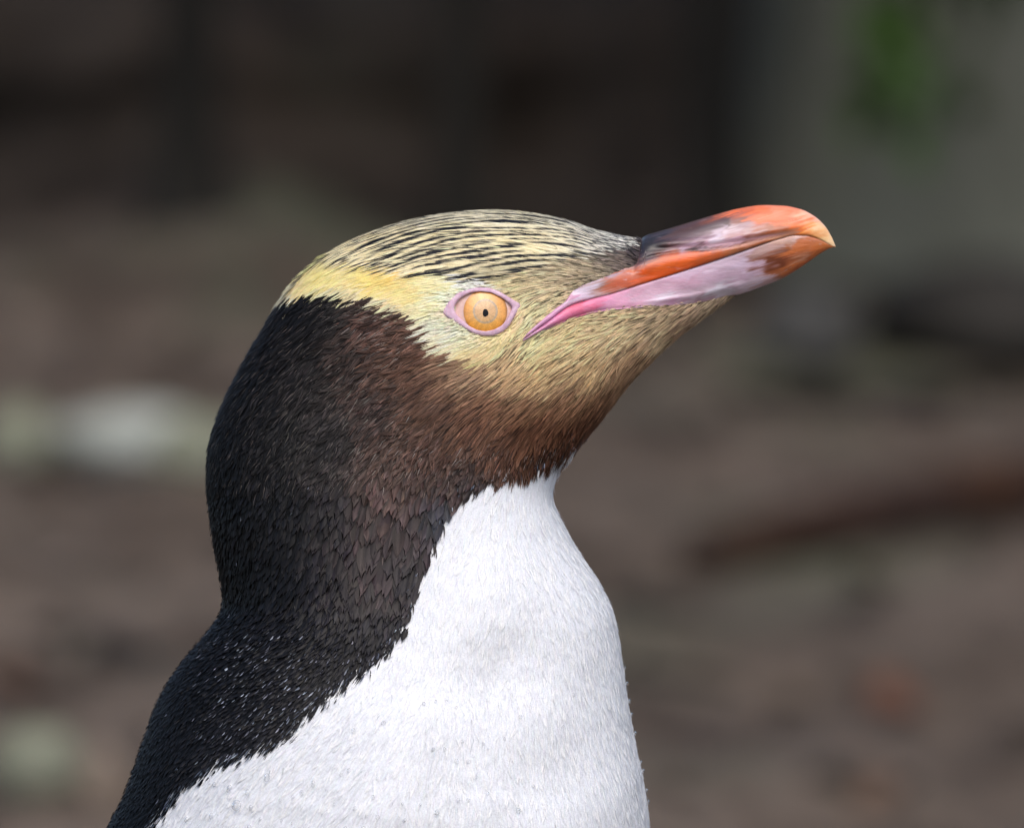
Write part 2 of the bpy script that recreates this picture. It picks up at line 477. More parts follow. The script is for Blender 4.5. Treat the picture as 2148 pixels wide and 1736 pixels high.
wr1, wr2 = Waves(46, seed=61), Waves(17, seed=62)
def plum_color(u, v, jit=True):
    n = len(u)
    if jit:
        ju, jv = u + rng.normal(0, 4, n), v + rng.normal(0, 4, n)
    else:
        ju, jv = u, v
    c = idw(ju, jv, CP, 3.6, 20)
    yel = in_poly(ju + 2 * wr2(u, v), jv, yellow_poly)
    cr = in_poly(ju, jv, crown_poly) & ~yel
    ju = ju + 5 * wr1(u, v) + 3.5 * wr2(u, v); jv = jv + 4 * wr2(v, u)
    wh = in_poly(ju, jv, white_poly)
    if yel.any(): c[yel] = idw(ju[yel], jv[yel], CY, 3.5, 10)
    dk_ = ~(yel | cr | wh)
    lu = c @ np.array((.3, .6, .1))
    c[dk_] = (c * (.38 + .60 * smooth(.008, .05, lu))[:, None])[dk_]
    c[wh] = np.array((.84, .862, .905))
    c[yel] = np.clip(c[yel] * np.array((1.25, 1.13, 1.15)), 0, .94)
    br = (smooth(.018, .04, c @ np.array((.3, .6, .1))) * (1 - smooth(.10, .2, c @ np.array((.3, .6, .1)))) * smooth(560, 760, ju) * smooth(1150, 950, jv))[:, None]
    c = np.where(dk_[:, None], c * (1 + br * np.array((.22, .06, .0))), c)
    tn = smooth(.10, .25, c @ np.array((.3, .6, .1)))[:, None]
    c = np.where(dk_[:, None], np.clip((c * (1 - .12 * tn) + .12 * tn * (c @ np.array((.3, .6, .1)))[:, None]) * (1 + tn * np.array((.74, .60, .52))), 0, .9), c)
    cat = np.zeros(n, int)                 # 0 dark / brown / tan, 1 yellow, 2 crown, 3 white
    cat[yel] = 1; cat[cr] = 2; cat[wh] = 3
    return c, cat

bu, bv = UV(body_v)
bc, bcat = plum_color(bu, bv, False)
cm = bcat == 2
bc[cm] = (.25, .24, .18)
body_col = bc * np.where(bcat == 3, 1.0, .75)[:, None]

penguin = empty('penguin', (WX(600), 0, 0))
tag(penguin, 'yellow-eyed penguin with brown-black head, white breast and orange bill, standing in profile', 'penguin')
body_faces = [tuple(f) for f in body_f] + caps
body = mesh_obj('body', body_v, body_faces, M_feather, penguin, body_col)

# ------------------------------------------------------------------ bill
def ip(pts):
    a = np.array(pts, float)
    x, y = a[:, 0], a[:, 1]
    h = np.diff(x); dl = np.diff(y) / h
    mt = np.zeros(len(x)); mt[0], mt[-1] = dl[0], dl[-1]
    for i in range(1, len(x) - 1):
        if dl[i - 1] * dl[i] > 0:
            w1_, w2_ = 2 * h[i] + h[i - 1], h[i] + 2 * h[i - 1]
            mt[i] = (w1_ + w2_) / (w1_ / dl[i - 1] + w2_ / dl[i])
    def f(u):
        u = np.clip(np.asarray(u, float), x[0], x[-1])
        i = np.clip(np.searchsorted(x, u, 'right') - 1, 0, len(h) - 1)
        t = (u - x[i]) / h[i]
        return (2 * t ** 3 - 3 * t ** 2 + 1) * y[i] + (t ** 3 - 2 * t ** 2 + t) * h[i] * mt[i] + (3 * t ** 2 - 2 * t ** 3) * y[i + 1] + (t ** 3 - t ** 2) * h[i] * mt[i + 1]
    return f
Tf = ip([(1097,710),(1114,691),(1141,667),(1164,648),(1185,632),(1200,611),(1225,596),(1266,580),(1313,557),(1328,545),(1338,516),(1345,501),(1356,493),(1380,486),(1440,468),(1500,450),(1550,437),(1600,430),(1640,431),(1680,439),(1710,455),(1730,474),(1742,493),(1749,508),(1752,516)])
Mf = ip([(1097,713),(1147,677),(1198,641),(1232,630),(1279,618),(1350,595),(1469,557),(1537,534),(1588,516),(1638,500),(1665,494),(1689,494),(1710,499),(1723,504),(1747,516),(1752,517.5)])
Bf = ip([(1097,717),(1130,700),(1164,684),(1208,667),(1252,655),(1320,647),(1401,642),(1469,634),(1537,620),(1548,618),(1570,611),(1600,600),(1640,584),(1680,560),(1700,546),(1725,529),(1743,520),(1752,518)])
Wf = ip([(1080,150),(1180,128),(1280,100),(1380,80),(1480,66),(1560,54),(1620,45),(1660,38),(1700,28),(1725,19),(1742,9),(1752,1)])
Nf = ip([(1340,530),(1378,522),(1452,520),(1537,510),(1621,496),(1672,489),(1700,488)])
Sf = ip([(1300,570),(1315,562),(1367,538),(1418,529),(1469,525),(1520,520),(1580,508),(1620,500)])
zb = lambda pts: prep([(1062.8 + a * .33855, 391.6 + b * .33855, r, g, l) for a, b, r, g, l in pts])
cu_pts = zb([(1100,258,104,70,64),(1200,232,108,72,66),(1290,208,118,76,66),(1150,268,102,76,76),(1250,246,104,82,88),(1350,222,112,84,86),(1050,300,98,74,76),(1060,325,102,78,84),(1180,300,120,95,104),(845,350,38,33,40),(865,390,40,34,42),(840,420,50,42,52),(820,450,80,66,76),(885,360,42,36,42),(910,355,48,40,48),(940,340,58,46,54),(830,330,42,36,42),(880,340,42,36,42),(900,380,46,36,42),(860,370,40,34,40),(920,330,52,44,52),(850,400,46,40,48),(1000,285,95,72,72),(1000,330,92,70,78),(1100,310,108,82,88),(1200,280,116,92,98),(1200,320,165,135,148),(1320,238,112,90,98),(1450,240,178,150,156),(1100,345,150,118,128),(850,320,70,60,68),(950,300,85,70,76),(1050,270,105,74,68),(1150,250,110,74,68),(1250,220,138,85,68),(1300,190,190,105,70),(1400,160,226,118,70),(1550,140,236,126,78),(1650,130,240,146,112),(1750,150,245,146,112),(1850,180,250,186,158),(1800,210,240,116,62),(1700,200,238,120,70),(1600,190,230,114,54),(1500,190,215,106,56),(1450,215,150,88,72),(1350,215,112,88,94),(1250,240,108,90,100),(1150,290,118,92,98),
 (1300,280,200,180,195),(1400,260,216,196,206),(1500,270,196,165,165),(1600,270,176,112,86),(1700,265,190,102,56),(1800,260,226,116,46),(1880,245,245,146,46),(1940,260,240,188,126),(1980,320,246,206,150),(2015,345,250,216,170),(1900,290,235,168,105),(1960,240,250,205,165),(1900,205,250,190,165),
 (1100,375,205,175,200),(1250,355,216,175,195),(1400,345,206,165,185),(1550,325,195,130,118),(1700,300,205,146,114),(1050,350,150,110,115),(980,370,88,48,50),(1180,382,100,50,62),(1230,378,110,55,60),(1300,320,220,205,220),(1450,320,170,108,98),
 (1000,420,195,92,46),(1150,420,216,106,54),(900,470,216,110,58),(1000,470,236,114,42),(1100,460,236,110,38),(1200,430,226,110,44),(1300,420,200,102,46),(1400,390,186,118,76),(1500,365,176,106,66),(1600,345,186,112,70),
 (750,530,210,106,50),(850,540,232,100,28),(950,540,226,96,28),(1050,510,216,92,28),(1200,470,206,92,34),(650,600,190,96,50),(600,620,165,108,80),(550,620,165,140,140),(700,600,200,90,34),(740,498,195,150,140),(680,530,165,150,165),
 (500,640,195,180,195),(450,690,205,180,200),(440,680,230,215,225),(600,665,195,165,165),(870,440,130,100,108),(880,415,88,66,80),(800,475,170,130,125),(400,690,205,150,180),(300,790,205,150,185),(150,920,205,160,190)])
lo_pts = zb([(320,800,214,128,165),(250,850,214,148,182),(150,930,205,160,188),(400,770,226,122,154),(450,740,226,106,138),(420,725,196,92,118),(520,730,226,138,170),(700,700,222,165,190),(600,750,220,160,190),
 (850,660,216,176,196),(1000,620,211,171,191),(1150,580,206,166,186),(1300,560,209,179,199),(1450,470,213,191,211),(1300,480,216,193,211),(1100,550,214,186,206),(1450,560,206,176,196),(1500,530,216,191,213),(1530,480,200,170,185),
 (1000,680,228,214,226),(1150,680,216,191,206),(1300,640,228,218,230),(1000,715,195,150,175),(1200,690,190,155,170),(1530,600,226,206,221),(1600,570,216,181,186),
 (1580,450,160,108,88),(1640,470,116,60,38),(1700,450,120,62,38),(1650,420,128,68,42),(1670,490,122,64,40),(1620,440,130,74,50),(1710,420,130,70,42),(1750,430,165,92,56),(1700,390,170,97,50),(1600,400,190,160,155),(1800,380,196,112,60),(1800,450,202,142,112),(1850,470,192,102,54),(1750,500,206,117,60),(1680,520,190,118,82),(1900,400,206,117,64),(1950,390,206,127,74),(1850,340,206,122,74),(1720,350,216,176,160),(1800,320,228,198,192),(1650,375,200,165,160)])
NU, NV = 260, 44
uu = 1097 + (1752 - 1097) * (np.linspace(0, 1, NU))
def bill_sheet(upper):
    V = np.zeros((NU, NV)); Y = np.zeros((NU, NV))
    for i, u in enumerate(uu):
        t, m, b = float(Tf(u)), float(Mf(u)), float(Bf(u))
        t = min(t, m - .5); b = max(b, m + .5)
        f = np.linspace(0, 1, NV) ** (1.4 if (upper and u > 1350) else 1.0)
        w = float(Wf(u))
        if upper:
            v = t + (m - t) * f
            y = w * np.sqrt(np.clip(1 - (1 - f) ** 2.3, 0, 1))
            n = float(Nf(u)); gk = float(smooth(1350, 1390, u) * (1 - smooth(1640, 1690, u)))
            y = y - gk * 2.6 * np.exp(-((v - n) / 4.5) ** 2) + gk * 5 * np.exp(-((v - (n - 12)) / 8.0) ** 2)
            y = y + 5 * float(smooth(1200, 1300, u) * (1 - smooth(1500, 1640, u))) * np.exp(-((v - (.5 * max(n, t) + .5 * m)) / 14.0) ** 2)
            k = float(smooth(1300, 1400, u)); kk = k
        else:
            v = m + (b - m) * f
            ye = 0.0
            if u < 1548:
                yb = body_y(u, b + 2, 0.0)
                ye = yb * float(1 - smooth(1515, 1548, u)) + 1.0
            y = w * .96 * (1 - f ** 3.2) + ye * f ** 3.2
            if u > 1548:
                y = w * .96 * np.sqrt(np.clip(1 - f ** 2.6, 0, 1))
            else:
                kx = float(smooth(1500, 1548, u))
                y = y * (1 - kx) + kx * w * .96 * np.sqrt(np.clip(1 - f ** 2.6, 0, 1))
            k = 0.0 if u < 1530 else 1.0
            y = y + 3.0 * float(smooth(1330, 1400, u) * (1 - smooth(1540, 1580, u))) * np.exp(-((f - .78) / .08) ** 2)
        fade = float(1 - smooth(1300, 1400, u)) if upper else float(1 - smooth(1290, 1430, u))
        if fade > 0:
            yb = np.array([body_y(u, x, -99.0) for x in v])
            lip = (2.5 if upper else 5.0) * float(1 - smooth(1240, 1330, u))
            yb = yb + 4.0 + lip * np.sin(f * math.pi)
            if upper and u < 1346: yb = yb - 9 * np.exp(-f / .07)
            if not upper: yb = yb - 9 * np.exp(-(1 - f) / .10)
            d_ = yb - y
            mx = np.where(d_ > -40, y + .5 * (d_ + np.sqrt(d_ * d_ + 60.0)) - .0, y)
            y = y * (1 - fade) + mx * fade
        y = y - 3.5 * np.exp(-(np.abs(v - m) / 1.8) ** 1.5) * float(1 - smooth(1700, 1750, u))
        if upper:
            sm = float(Sf(u)) if 1315 < u < 1600 else -999.0
            y = y - 4.0 * np.exp(-((v - sm) / 2.4) ** 2) * float(1 - smooth(1540, 1600, u))
            dd = np.maximum(0, u - (1328 + (545 - v) * .386))
            y = y - 8 * np.exp(-dd / 7) * (v < 552) * (u < 1400)
        if upper and u >= 1346: y[0] = 0
        if not upper and u > 1548: y[-1] = 0
        V[i], Y[i] = v, np.maximum(y, 0)
    return V, Y
def build_bill(name, upper, pts, label):
    V, Y = bill_sheet(upper)
    U = np.repeat(uu[:, None], NV, 1)
    wq1, wq2 = Waves(34, seed=51), Waves(13, seed=52)
    u0, v0 = U.ravel(), V.ravel()
    ca, sa = math.cos(math.radians(17)), math.sin(math.radians(17))
    al, ac = (u0 * ca - v0 * sa), (u0 * sa + v0 * ca)
    al = al + 7 * wq1(al * .5, ac) + 5 * wq2(al * .25, ac)
    ac = ac + 1.6 * wq1(al * .3 + 50, ac)
    q = pts.copy()
    q[:, 0] = (pts[:, 0] * ca - pts[:, 1] * sa) * .6
    q[:, 1] = pts[:, 0] * sa + pts[:, 1] * ca
    wq3 = Waves(8, seed=53)
    al = al + 9 * wq3(al * .08, ac)
    c = idw(al * .6, ac, q, 4.0, 5.0)
    c = np.clip(c, 0, 1) ** 1.08 * .97
    if upper: c = c * (.58 + .42 * smooth(.05, .30, c @ np.array((.3, .6, .1))))[:, None]
    d = np.abs(V - Mf(U)).ravel()
    c = c * (1 - .4 * np.exp(-(d / 1.2) ** 2))[:, None]           # thin dark line along the cutting edges
    if not upper:
        sp_ = np.exp(-(np.hypot((al - (1625 * ca - 546 * sa)) / 25, (ac - (1625 * sa + 546 * ca)) / 13)) ** 4)[:, None] * .85
        c = c * (1 - sp_) + lin((112, 58, 36)) * sp_
    if upper:
        uw = smooth(1395, 1440, u0) * (1 - smooth(1600, 1680, u0))
        nn_ = Nf(u0)
        rid = (uw * .7 * np.exp(-((v0 - nn_ + 2.5) / 2.2) ** 2))[:, None]
        c = c * (1 - rid) + np.array((.66, .42, .50)) * rid
        c = c * (1 - .5 * uw * np.exp(-((v0 - nn_ - 2.5) / 1.5) ** 2))[:, None]
        sd = np.abs(v0 - Sf(u0)); sw_ = smooth(1318, 1350, u0) * (1 - smooth(1500, 1590, u0))
        c = c * (1 - .55 * sw_ * np.exp(-(sd / 1.8) ** 2))[:, None]
        nd = dist_line(U.ravel(), V.ravel(), [(1448,521),(1462,519.5),(1482,518)])
        c = c * (1 - .75 * np.exp(-(nd / 1.3) ** 2))[:, None]        # nostril slit
    Pn = W3(U, V, -Y * S).reshape(-1, 3)
    Pf = Pn * np.array((1, -1, 1))
    F = grid_faces(NU, NV)
    verts = np.vstack([Pn, Pf]); faces = np.vstack([F[:, ::-1] if False else F, F[:, ::-1] + len(Pn)])
    o = mesh_obj(name, verts, faces, M_bill, penguin, np.vstack([c, c]))
    o['label'] = label
    return o
upper_bill = build_bill('upper_bill', True, cu_pts, 'orange and brown upper bill with pale streaks and cream hooked tip')
lower_bill = build_bill('lower_bill', False, lo_pts, 'lilac pink lower bill with brown patch and orange tip')

# ------------------------------------------------------------------ eyes
M_ring = skin_mat('eyelid_skin', (.50, .31, .41), (.66, .47, .57), 700, .6, .2)
M_sclera = skin_mat('eye_corner', (.60, .36, .31), (.72, .50, .44), 500, .12, .1)
def iris_mat():
    m, nt, b = nodes('iris')
    at = nt.nodes.new('ShaderNodeAttribute'); at.attribute_name = 'col'
    nz, _ = add_noise(nt, 3800, 3, .7)
    r = ramp(nt, nz.outputs['Fac'], [(.35, (.72, .68, .62)), (.6, (1.08, 1.08, 1.08))])
    c = mixc(nt, at.outputs['Color'], r.outputs[0], .8, 'MULTIPLY')
    nt.links.new(c, b.inputs['Base Color'])
    b.inputs['Roughness'].default_value = .35
    b.inputs['Coat Weight'].default_value = 1.0
    b.inputs['Coat Roughness'].default_value = .02
    b.inputs['Coat IOR'].default_value = 1.45
    return m
M_iris = iris_mat()
m_pupil, nt, b = nodes('pupil')
b.inputs['Base Color'].default_value = (.002, .002, .004, 1)
b.inputs['Roughness'].default_value = .25
b.inputs['Specular IOR Level'].default_value = .15
def eye_y(du, dv, lift=0.0):
    r2 = (du ** 2 + dv ** 2) / 62.0 ** 2
    return eye_plane(EC[0] + du, EC[1] + dv) - 6 + 17 * (1 - r2) + lift
def cap_disc(name, c, rad, nr, lift, mat, parent, sgn, colors=None, shape=None):
    vs = []; cs = []
    na = 72
    for i in range(nr + 1):
        for k in range(na):
            a = 2 * math.pi * k / na
            rr = rad * i / nr * (shape(a) if shape else 1)
            du, dv = c[0] - EC[0] + rr * math.cos(a), c[1] - EC[1] + rr * math.sin(a) * (1.0)
            y = -float(eye_y(du, dv, lift)) * S
            p = W3(EC[0] + du, EC[1] + dv, y)
            vs.append((p[0], p[1] * sgn, p[2]))
            if colors: cs.append(colors(i / nr, a))
    return mesh_obj(name, vs, grid_faces(nr + 1, na, True), mat, parent, np.array(cs) if colors else None)
def iris_col(r, a):
    base = lin((232, 168, 84)) * 1.0
    rw = r + .03 * noise.noise(Vector((math.cos(a) * 3, math.sin(a) * 3, 7.3)))
    if rw < .49: c = lin((206, 162, 108))
    elif rw < .57: c = lin((178, 156, 126))
    else:
        t = (r - .575) / .425
        c = lin((228, 168, 84)) * (1 - t) + lin((226, 150, 50)) * t
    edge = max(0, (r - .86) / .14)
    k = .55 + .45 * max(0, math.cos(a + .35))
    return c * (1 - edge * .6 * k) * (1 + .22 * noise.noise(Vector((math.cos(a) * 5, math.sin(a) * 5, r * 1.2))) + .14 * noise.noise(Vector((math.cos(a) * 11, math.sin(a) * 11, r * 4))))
for sgn in (1, -1):
    em = .75 * e_in + .25 * e_out - EC
    ball = cap_disc('eyeball', EC, 1.0, 14, 0.0, M_sclera, penguin, sgn, None, lambda a: float(np.hypot(*em[int(round(a / (2 * math.pi) * NE)) % NE])))
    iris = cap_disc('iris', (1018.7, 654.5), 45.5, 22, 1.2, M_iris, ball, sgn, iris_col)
    pup = cap_disc('pupil', (1019, 658.0), 5.9, 4, 1.8, m_pupil, ball, sgn, None, lambda a: 1 / math.sqrt(math.cos(a) ** 2 + (math.sin(a) / 1.36) ** 2) * (1 + .05 * math.sin(3 * a + 1)))
    # eyelid ring
    vs = []
    prf = [(0.0, -9, 1), (.02, -2, 1), (.08, 1.2, .9), (.22, 2.6, .6), (.45, 3.4, .3), (.7, 3.4, .12), (.92, 2.4, 0), (1.05, -.5, 0), (1.14, -9, 0)]
    for (t, hgt, kb) in prf:
        for k in range(NE):
            p = e_in[k] * (1 - t) + e_out[k] * t
            du, dv = p[0] - EC[0], p[1] - EC[1]
            yb = body_y(p[0], p[1], pl[2])
            ye = max(float(eye_y(du, dv)), yb)
            y = ye * kb + yb * (1 - kb) + hgt + 1.5 + (3.0 * max(0, -math.sin(2 * math.pi * k / NE)) * (.04 < t < .9))
            y += .35 * noise.noise(Vector((p[0] * .22, p[1] * .22, t * 3)))
            q = W3(p[0], p[1], -y * S)
            vs.append((q[0], q[1] * sgn, q[2]))
    mesh_obj('eye_ring', vs, grid_faces(len(prf), NE, True), M_ring, penguin)

# ------------------------------------------------------------------ plumage
body_bvh = BVHTree.FromPolygons([tuple(p) for p in body_v], [tuple(f) for f in body_f])
tri = np.vstack([body_f[:, [0, 1, 2]], body_f[:, [0, 2, 3]]])
def sample(n, vmax):
    t = tri[bv[tri].min(1) < vmax]
    a, b, c = body_v[t[:, 0]], body_v[t[:, 1]], body_v[t[:, 2]]
    ar = np.linalg.norm(np.cross(b - a, c - a), axis=1)
    tot = ar.sum() * .5
    idx = rng.choice(len(t), n, p=ar / ar.sum())
    r1, r2 = np.sqrt(rng.random(n)), rng.random(n)
    P = (1 - r1)[:, None] * a[idx] + (r1 * (1 - r2))[:, None] * b[idx] + (r1 * r2)[:, None] * c[idx]
    return P, tot
def project(P, lift):
    Q = np.empty_like(P); N = np.empty_like(P)
    fn = body_bvh.find_nearest
    for i in range(len(P)):
        h = fn(P[i])
        Q[i] = h[0]; N[i] = h[1]
    s = np.sign((N * (Q - np.stack([Q[:, 0], 0 * Q[:, 1], Q[:, 2]], -1))).sum(1))
    return Q, N
wa, wb, wc = Waves(26, seed=21), Waves(60, seed=22), Waves(14, seed=23)
wl = Waves(30, seed=24)
def flow(P, N, jitter):
    u, v = UV(P)
    d = idw(u, v, FP, 3.0, 25)
    a = np.arctan2(d[:, 1], d[:, 0]) + jitter * (.5 * wa(u, v) + .35 * wb(u, v)) + rng.normal(0, .35 * jitter, len(u))
    T = np.stack([np.cos(a), 0 * a, -np.sin(a)], -1)
    T -= (T * N).sum(1, keepdims=True) * N
    return T / np.maximum(np.linalg.norm(T, axis=1, keepdims=True), 1e-6)
def orient(P, N):       # outward normals
    s = np.where(N[:, 1] * P[:, 1] < -1e-4 * np.abs(P[:, 1]), 1.0, 1.0)
    return N * s[:, None]

# make sure face normals point outwards
tst = body_bvh.find_nearest(Vector((float(WX(900)), -.2, float(WZ(1300)))))
FLIP = 1.0 if tst[1].y < 0 else -1.0

class Feathers:
    def __init__(self): self.v = []; self.f = []; self.c = []; self.n = 0
    def blades(self, P, L, Wd, lift, jitter, cb, ct=None, cc=None, crease=.18, prof=None, keep=None, collect=None, cols=3, sink=1.0, curl=0.0, rolls=.16, barb=0.0, aim=None, cfun=None):
        """P roots; L, Wd, lift in measured pixels; cb / ct edge colours at base / tip, cc colour along the shaft"""
        n = len(P)
        if n == 0: return
        L = np.broadcast_to(L, n) * S; Wd = np.broadcast_to(Wd, n) * S; lift = np.broadcast_to(lift, n) * S
        P0, N0 = project(P, 0); N0 = N0 * FLIP
        T0 = flow(P0, N0, jitter)
        if aim is None:
            P1, N1 = project(P0 + T0 * (L * .5)[:, None], 0); N1 = N1 * FLIP
            T1 = flow(P1, N1, jitter * .3)
            T1 = T0 * .6 + T1 * .4
            P2, N2 = project(P1 + T1 * (L * .5)[:, None], 0); N2 = N2 * FLIP
        else:
            P2, N2 = project(aim, 0); N2 = N2 * FLIP
            P1, N1 = project(P0 * .5 + P2 * .5 + T0 * (L * .04)[:, None], 0); N1 = N1 * FLIP
        ok = np.ones(n, bool)
        u2, v2 = UV(P2); u1, v1 = UV(P1)
        for (a, b) in ((u1, v1), (u2, v2)):
            ok &= ~in_poly(a, b, [tuple(x) for x in (np.array(eye_out) - EC) * .85 + EC])
            ok &= ~in_poly(a, b, bill_poly)
        if keep is not None: ok &= keep
        P0, P1, P2, N0, N1, N2, L, Wd, lift = [x[ok] for x in (P0, P1, P2, N0, N1, N2, L, Wd, lift)]
        cb = cb[ok]; ct = cb if ct is None else ct[ok]; cc = None if cc is None else cc[ok]
        n = len(P0)
        ur, vr = UV(P0)
        lift = lift + 4.5 * S * np.exp(-(dist_line(ur, vr, eye_out + [eye_out[0]]) / 14) ** 2)
        roll = rng.normal(0, rolls, n)
        if prof is None: prof = [.55, .95, 1.0, .72, .06]
        prof = np.array(prof)
        K = len(prof)
        ss = np.linspace(0, 1, K)
        V = np.empty((n, K, cols, 3)); C = np.empty((n, K, cols, 3))
        xx = np.linspace(-1, 1, cols)
        barbs = np.exp(rng.normal(0, barb, (n, cols))) if barb else np.ones((n, cols))
        rag = rng.uniform(-.16, .06, (n, cols)) * (barb > 0) - np.abs(xx)[None] * .06 * (barb > 0)
        for k, s in enumerate(ss):
            nn = (1 - s) * N0 + s * N2
            nn /= np.maximum(np.linalg.norm(nn, axis=1, keepdims=True), 1e-6)
            tt = (P1 - P0) * (1 - s) + (P2 - P1) * s
            tt /= np.maximum(np.linalg.norm(tt, axis=1, keepdims=True), 1e-9)
            b = np.cross(nn, tt)
            b = b * np.cos(roll)[:, None] + nn * np.sin(roll)[:, None]
            a0, a1, a2 = (1 - s) * (1 - 2 * s), 4 * s * (1 - s), s * (2 * s - 1)      # quadratic through the three surface points
            c = a0 * P0 + a1 * P1 + a2 * P2
            h = (lift * (s ** 1.2) - sink * S * (1 - s) ** 2 + curl * S * s ** 3)[:, None]
            c = c + nn * h
            w = (Wd * prof[k] * .5)[:, None]
            e = cb * (1 - s) + ct * s
            if cfun is not None: e = cfun(c, s) * (cb / np.maximum(cb.mean(1, keepdims=True), 1e-6))
            for j, x in enumerate(xx):
                p = c + b * w * x + nn * w * 2 * crease * (1 - abs(x))
                if s > .55: p = p + tt * (L * rag[:, j] * (s - .55) / .45)[:, None]
                V[:, k, j] = p
                q = e if cc is None else cc * (1 - abs(x)) + e * abs(x)
                C[:, k, j] = np.clip(q * barbs[:, j:j + 1], 0, .95)
        F = grid_faces(K, cols)
        if collect is not None:
            collect.append((V.reshape(n, K * cols, 3), C.reshape(n, K * cols, 3), F, P0))
            return
        base = (np.arange(n) * K * cols)[:, None, None] + self.n
        self.v.append(V.reshape(-1, 3)); self.c.append(C.reshape(-1, 3))
        self.f.append((F[None] + base).reshape(-1, 4))
        self.n += n * K * cols
    def build(self, name, mat, parent, label=None):
        o = mesh_obj(name, np.vstack(self.v), np.vstack(self.f), mat, parent, np.vstack(self.c))
        o['kind'] = 'stuff'
        if label: o['label'] = label
        return o

def thin(P, r):
    key = np.floor(P / (r * S)).astype(np.int64)
    h = key[:, 0] * 73856093 ^ key[:, 1] * 19349663 ^ key[:, 2] * 83492791
    _, i = np.unique(h, return_index=True)
    return P[np.sort(i)]

eye_grow = [tuple(x) for x in (np.array(eye_out) - EC) * .89 + EC]
def ready(P):
    u, v = UV(P)
    ok = ~in_poly(u, v, eye_grow) & ~in_poly(u, v, bill_poly)
    P = P[ok]
    far = P[:, 1] > .006
    P = P[~far | (rng.random(len(P)) < .45)]
    return P
def vary(c, s, tint=.03):
    n = len(c)
    c = c * np.exp(rng.normal(0, s, (n, 1))) * (1 + rng.normal(0, tint, (n, 3)))
    return np.clip(c * np.minimum(1, .93 / np.maximum(c.max(1, keepdims=True), 1e-6)), 0, 1)

Pall, area = sample(330000, 1850)
Pall = ready(Pall)
ua, va = UV(Pall)
ca, cata = plum_color(ua, va)
rnd = rng.random(len(Pall))
dbill = dist_line(ua, va, bill_poly[:12] + bill_poly[18:])
deye = dist_line(ua, va, eye_out + [eye_out[0]])
short = np.clip(np.minimum(dbill / 60 + .3, deye / 40 + .4), .3, 1)
lum = ca @ np.array((.3, .6, .1))
fe = Feathers()
# white breast: short soft tips
m = (cata == 3) & (rnd < .66)
P = Pall[m]; n = len(P)
thro = smooth(1330, 1080, va[m])
wp1, wp2 = Waves(190, seed=71), Waves(55, seed=72)
damp = np.clip(.35 * wp1(ua[m], va[m] * .8) + .3 * wp2(ua[m], va[m] * .6) + .15, 0, 1) * smooth(1150, 1400, va[m])
cw = vary(ca[m] * (1 - .09 * damp)[:, None], .06, .01)
fe.blades(P, rng.uniform(22, 48, n), rng.uniform(2.6, 5.5, n), rng.uniform(.4, 2.0, n) * (1 - .65 * thro), .14, cw, prof=[.7, 1, .95, .6, .08], crease=.04, rolls=.07)
# yellow band
m = (cata == 1) & (rnd < .95)
P = Pall[m]; n = len(P)
cw = vary(ca[m], .10, .03)
fe.blades(P, rng.uniform(26, 55, n) * short[m], rng.uniform(3.0, 5.5, n), rng.uniform(.8, 3, n), .16, cw * .92, cw, prof=[.7, 1, .8, .5, .06], crease=.12)
# crown: dark shafts with pale margins
m = (cata == 2) & (rnd < .72)
P = Pall[m]; n = len(P); U_, V_ = ua[m], va[m]
fr = smooth(1120, 1320, U_)
lo = smooth(520, 575, V_ - (U_ - 900) * -.02)
pale = np.array((.95, .87, .58))[None] * (1 - fr)[:, None] + np.array((.86, .84, .74))[None] * fr[:, None]
top = smooth(500, 470, V_)[:, None]
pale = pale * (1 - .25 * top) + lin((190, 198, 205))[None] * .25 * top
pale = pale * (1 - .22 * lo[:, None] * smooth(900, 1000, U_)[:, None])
dark = lin((30, 33, 42))[None] * (1 - fr)[:, None] + lin((74, 72, 74))[None] * fr[:, None]
dors = ip([(600,615),(640,570),(690,531),(770,492),(860,464),(950,448),(1040,443),(1120,450),(1190,464),(1245,480),(1300,491),(1345,503)])
wid = ip([(600,240),(770,226),(860,216),(950,202),(1040,182),(1120,158),(1190,132),(1245,110),(1300,90),(1345,74)])
ln1, ln2, ln3 = Waves(70, seed=31), Waves(20, seed=32), Waves(9, seed=33)
def crown_col(Q, t):
    u, v = UV(Q)
    lane = np.hypot(np.abs(Q[:, 1]) / S, np.maximum(0, v - dors(u))) / wid(u) * 200
    q = np.sin(lane / 16.5 * 6.283 + 1.7 * ln1(lane, u * .22)) + .55 * ln2(lane * 1.3, u * .06) + .3 * ln3(lane, u * .05)
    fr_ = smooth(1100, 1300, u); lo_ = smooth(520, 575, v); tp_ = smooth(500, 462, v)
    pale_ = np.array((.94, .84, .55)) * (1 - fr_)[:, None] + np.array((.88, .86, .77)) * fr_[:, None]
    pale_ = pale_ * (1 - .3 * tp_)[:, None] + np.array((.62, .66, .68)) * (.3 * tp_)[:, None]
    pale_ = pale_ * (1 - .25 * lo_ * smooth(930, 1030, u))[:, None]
    dark_ = np.array((.012, .014, .022)) * (1 - fr_)[:, None] + np.array((.085, .085, .09)) * fr_[:, None]
    back = smooth(800, 690, u)
    k = smooth(-.02, .30, q - .12 + .10 * fr_ - .2 * back)[:, None]
    return pale_ * (1 - k) + dark_ * k
cw = vary(np.ones((n, 3)), .10, .015)
cc = None
cwk = 1.0
fe.blades(P, rng.uniform(56, 118, n) * np.clip(short[m] * 1.1, .25, 1) * (1 - .35 * fr) * .7, rng.uniform(2.4, 4.2, n), rng.uniform(1, 4.5, n) * np.clip(short[m], .2, 1), .06, cw, cw, cc, prof=[.8, 1, .85, .5, .04], crease=.15, cfun=lambda Q, t: crown_col(Q, t) * cwk)
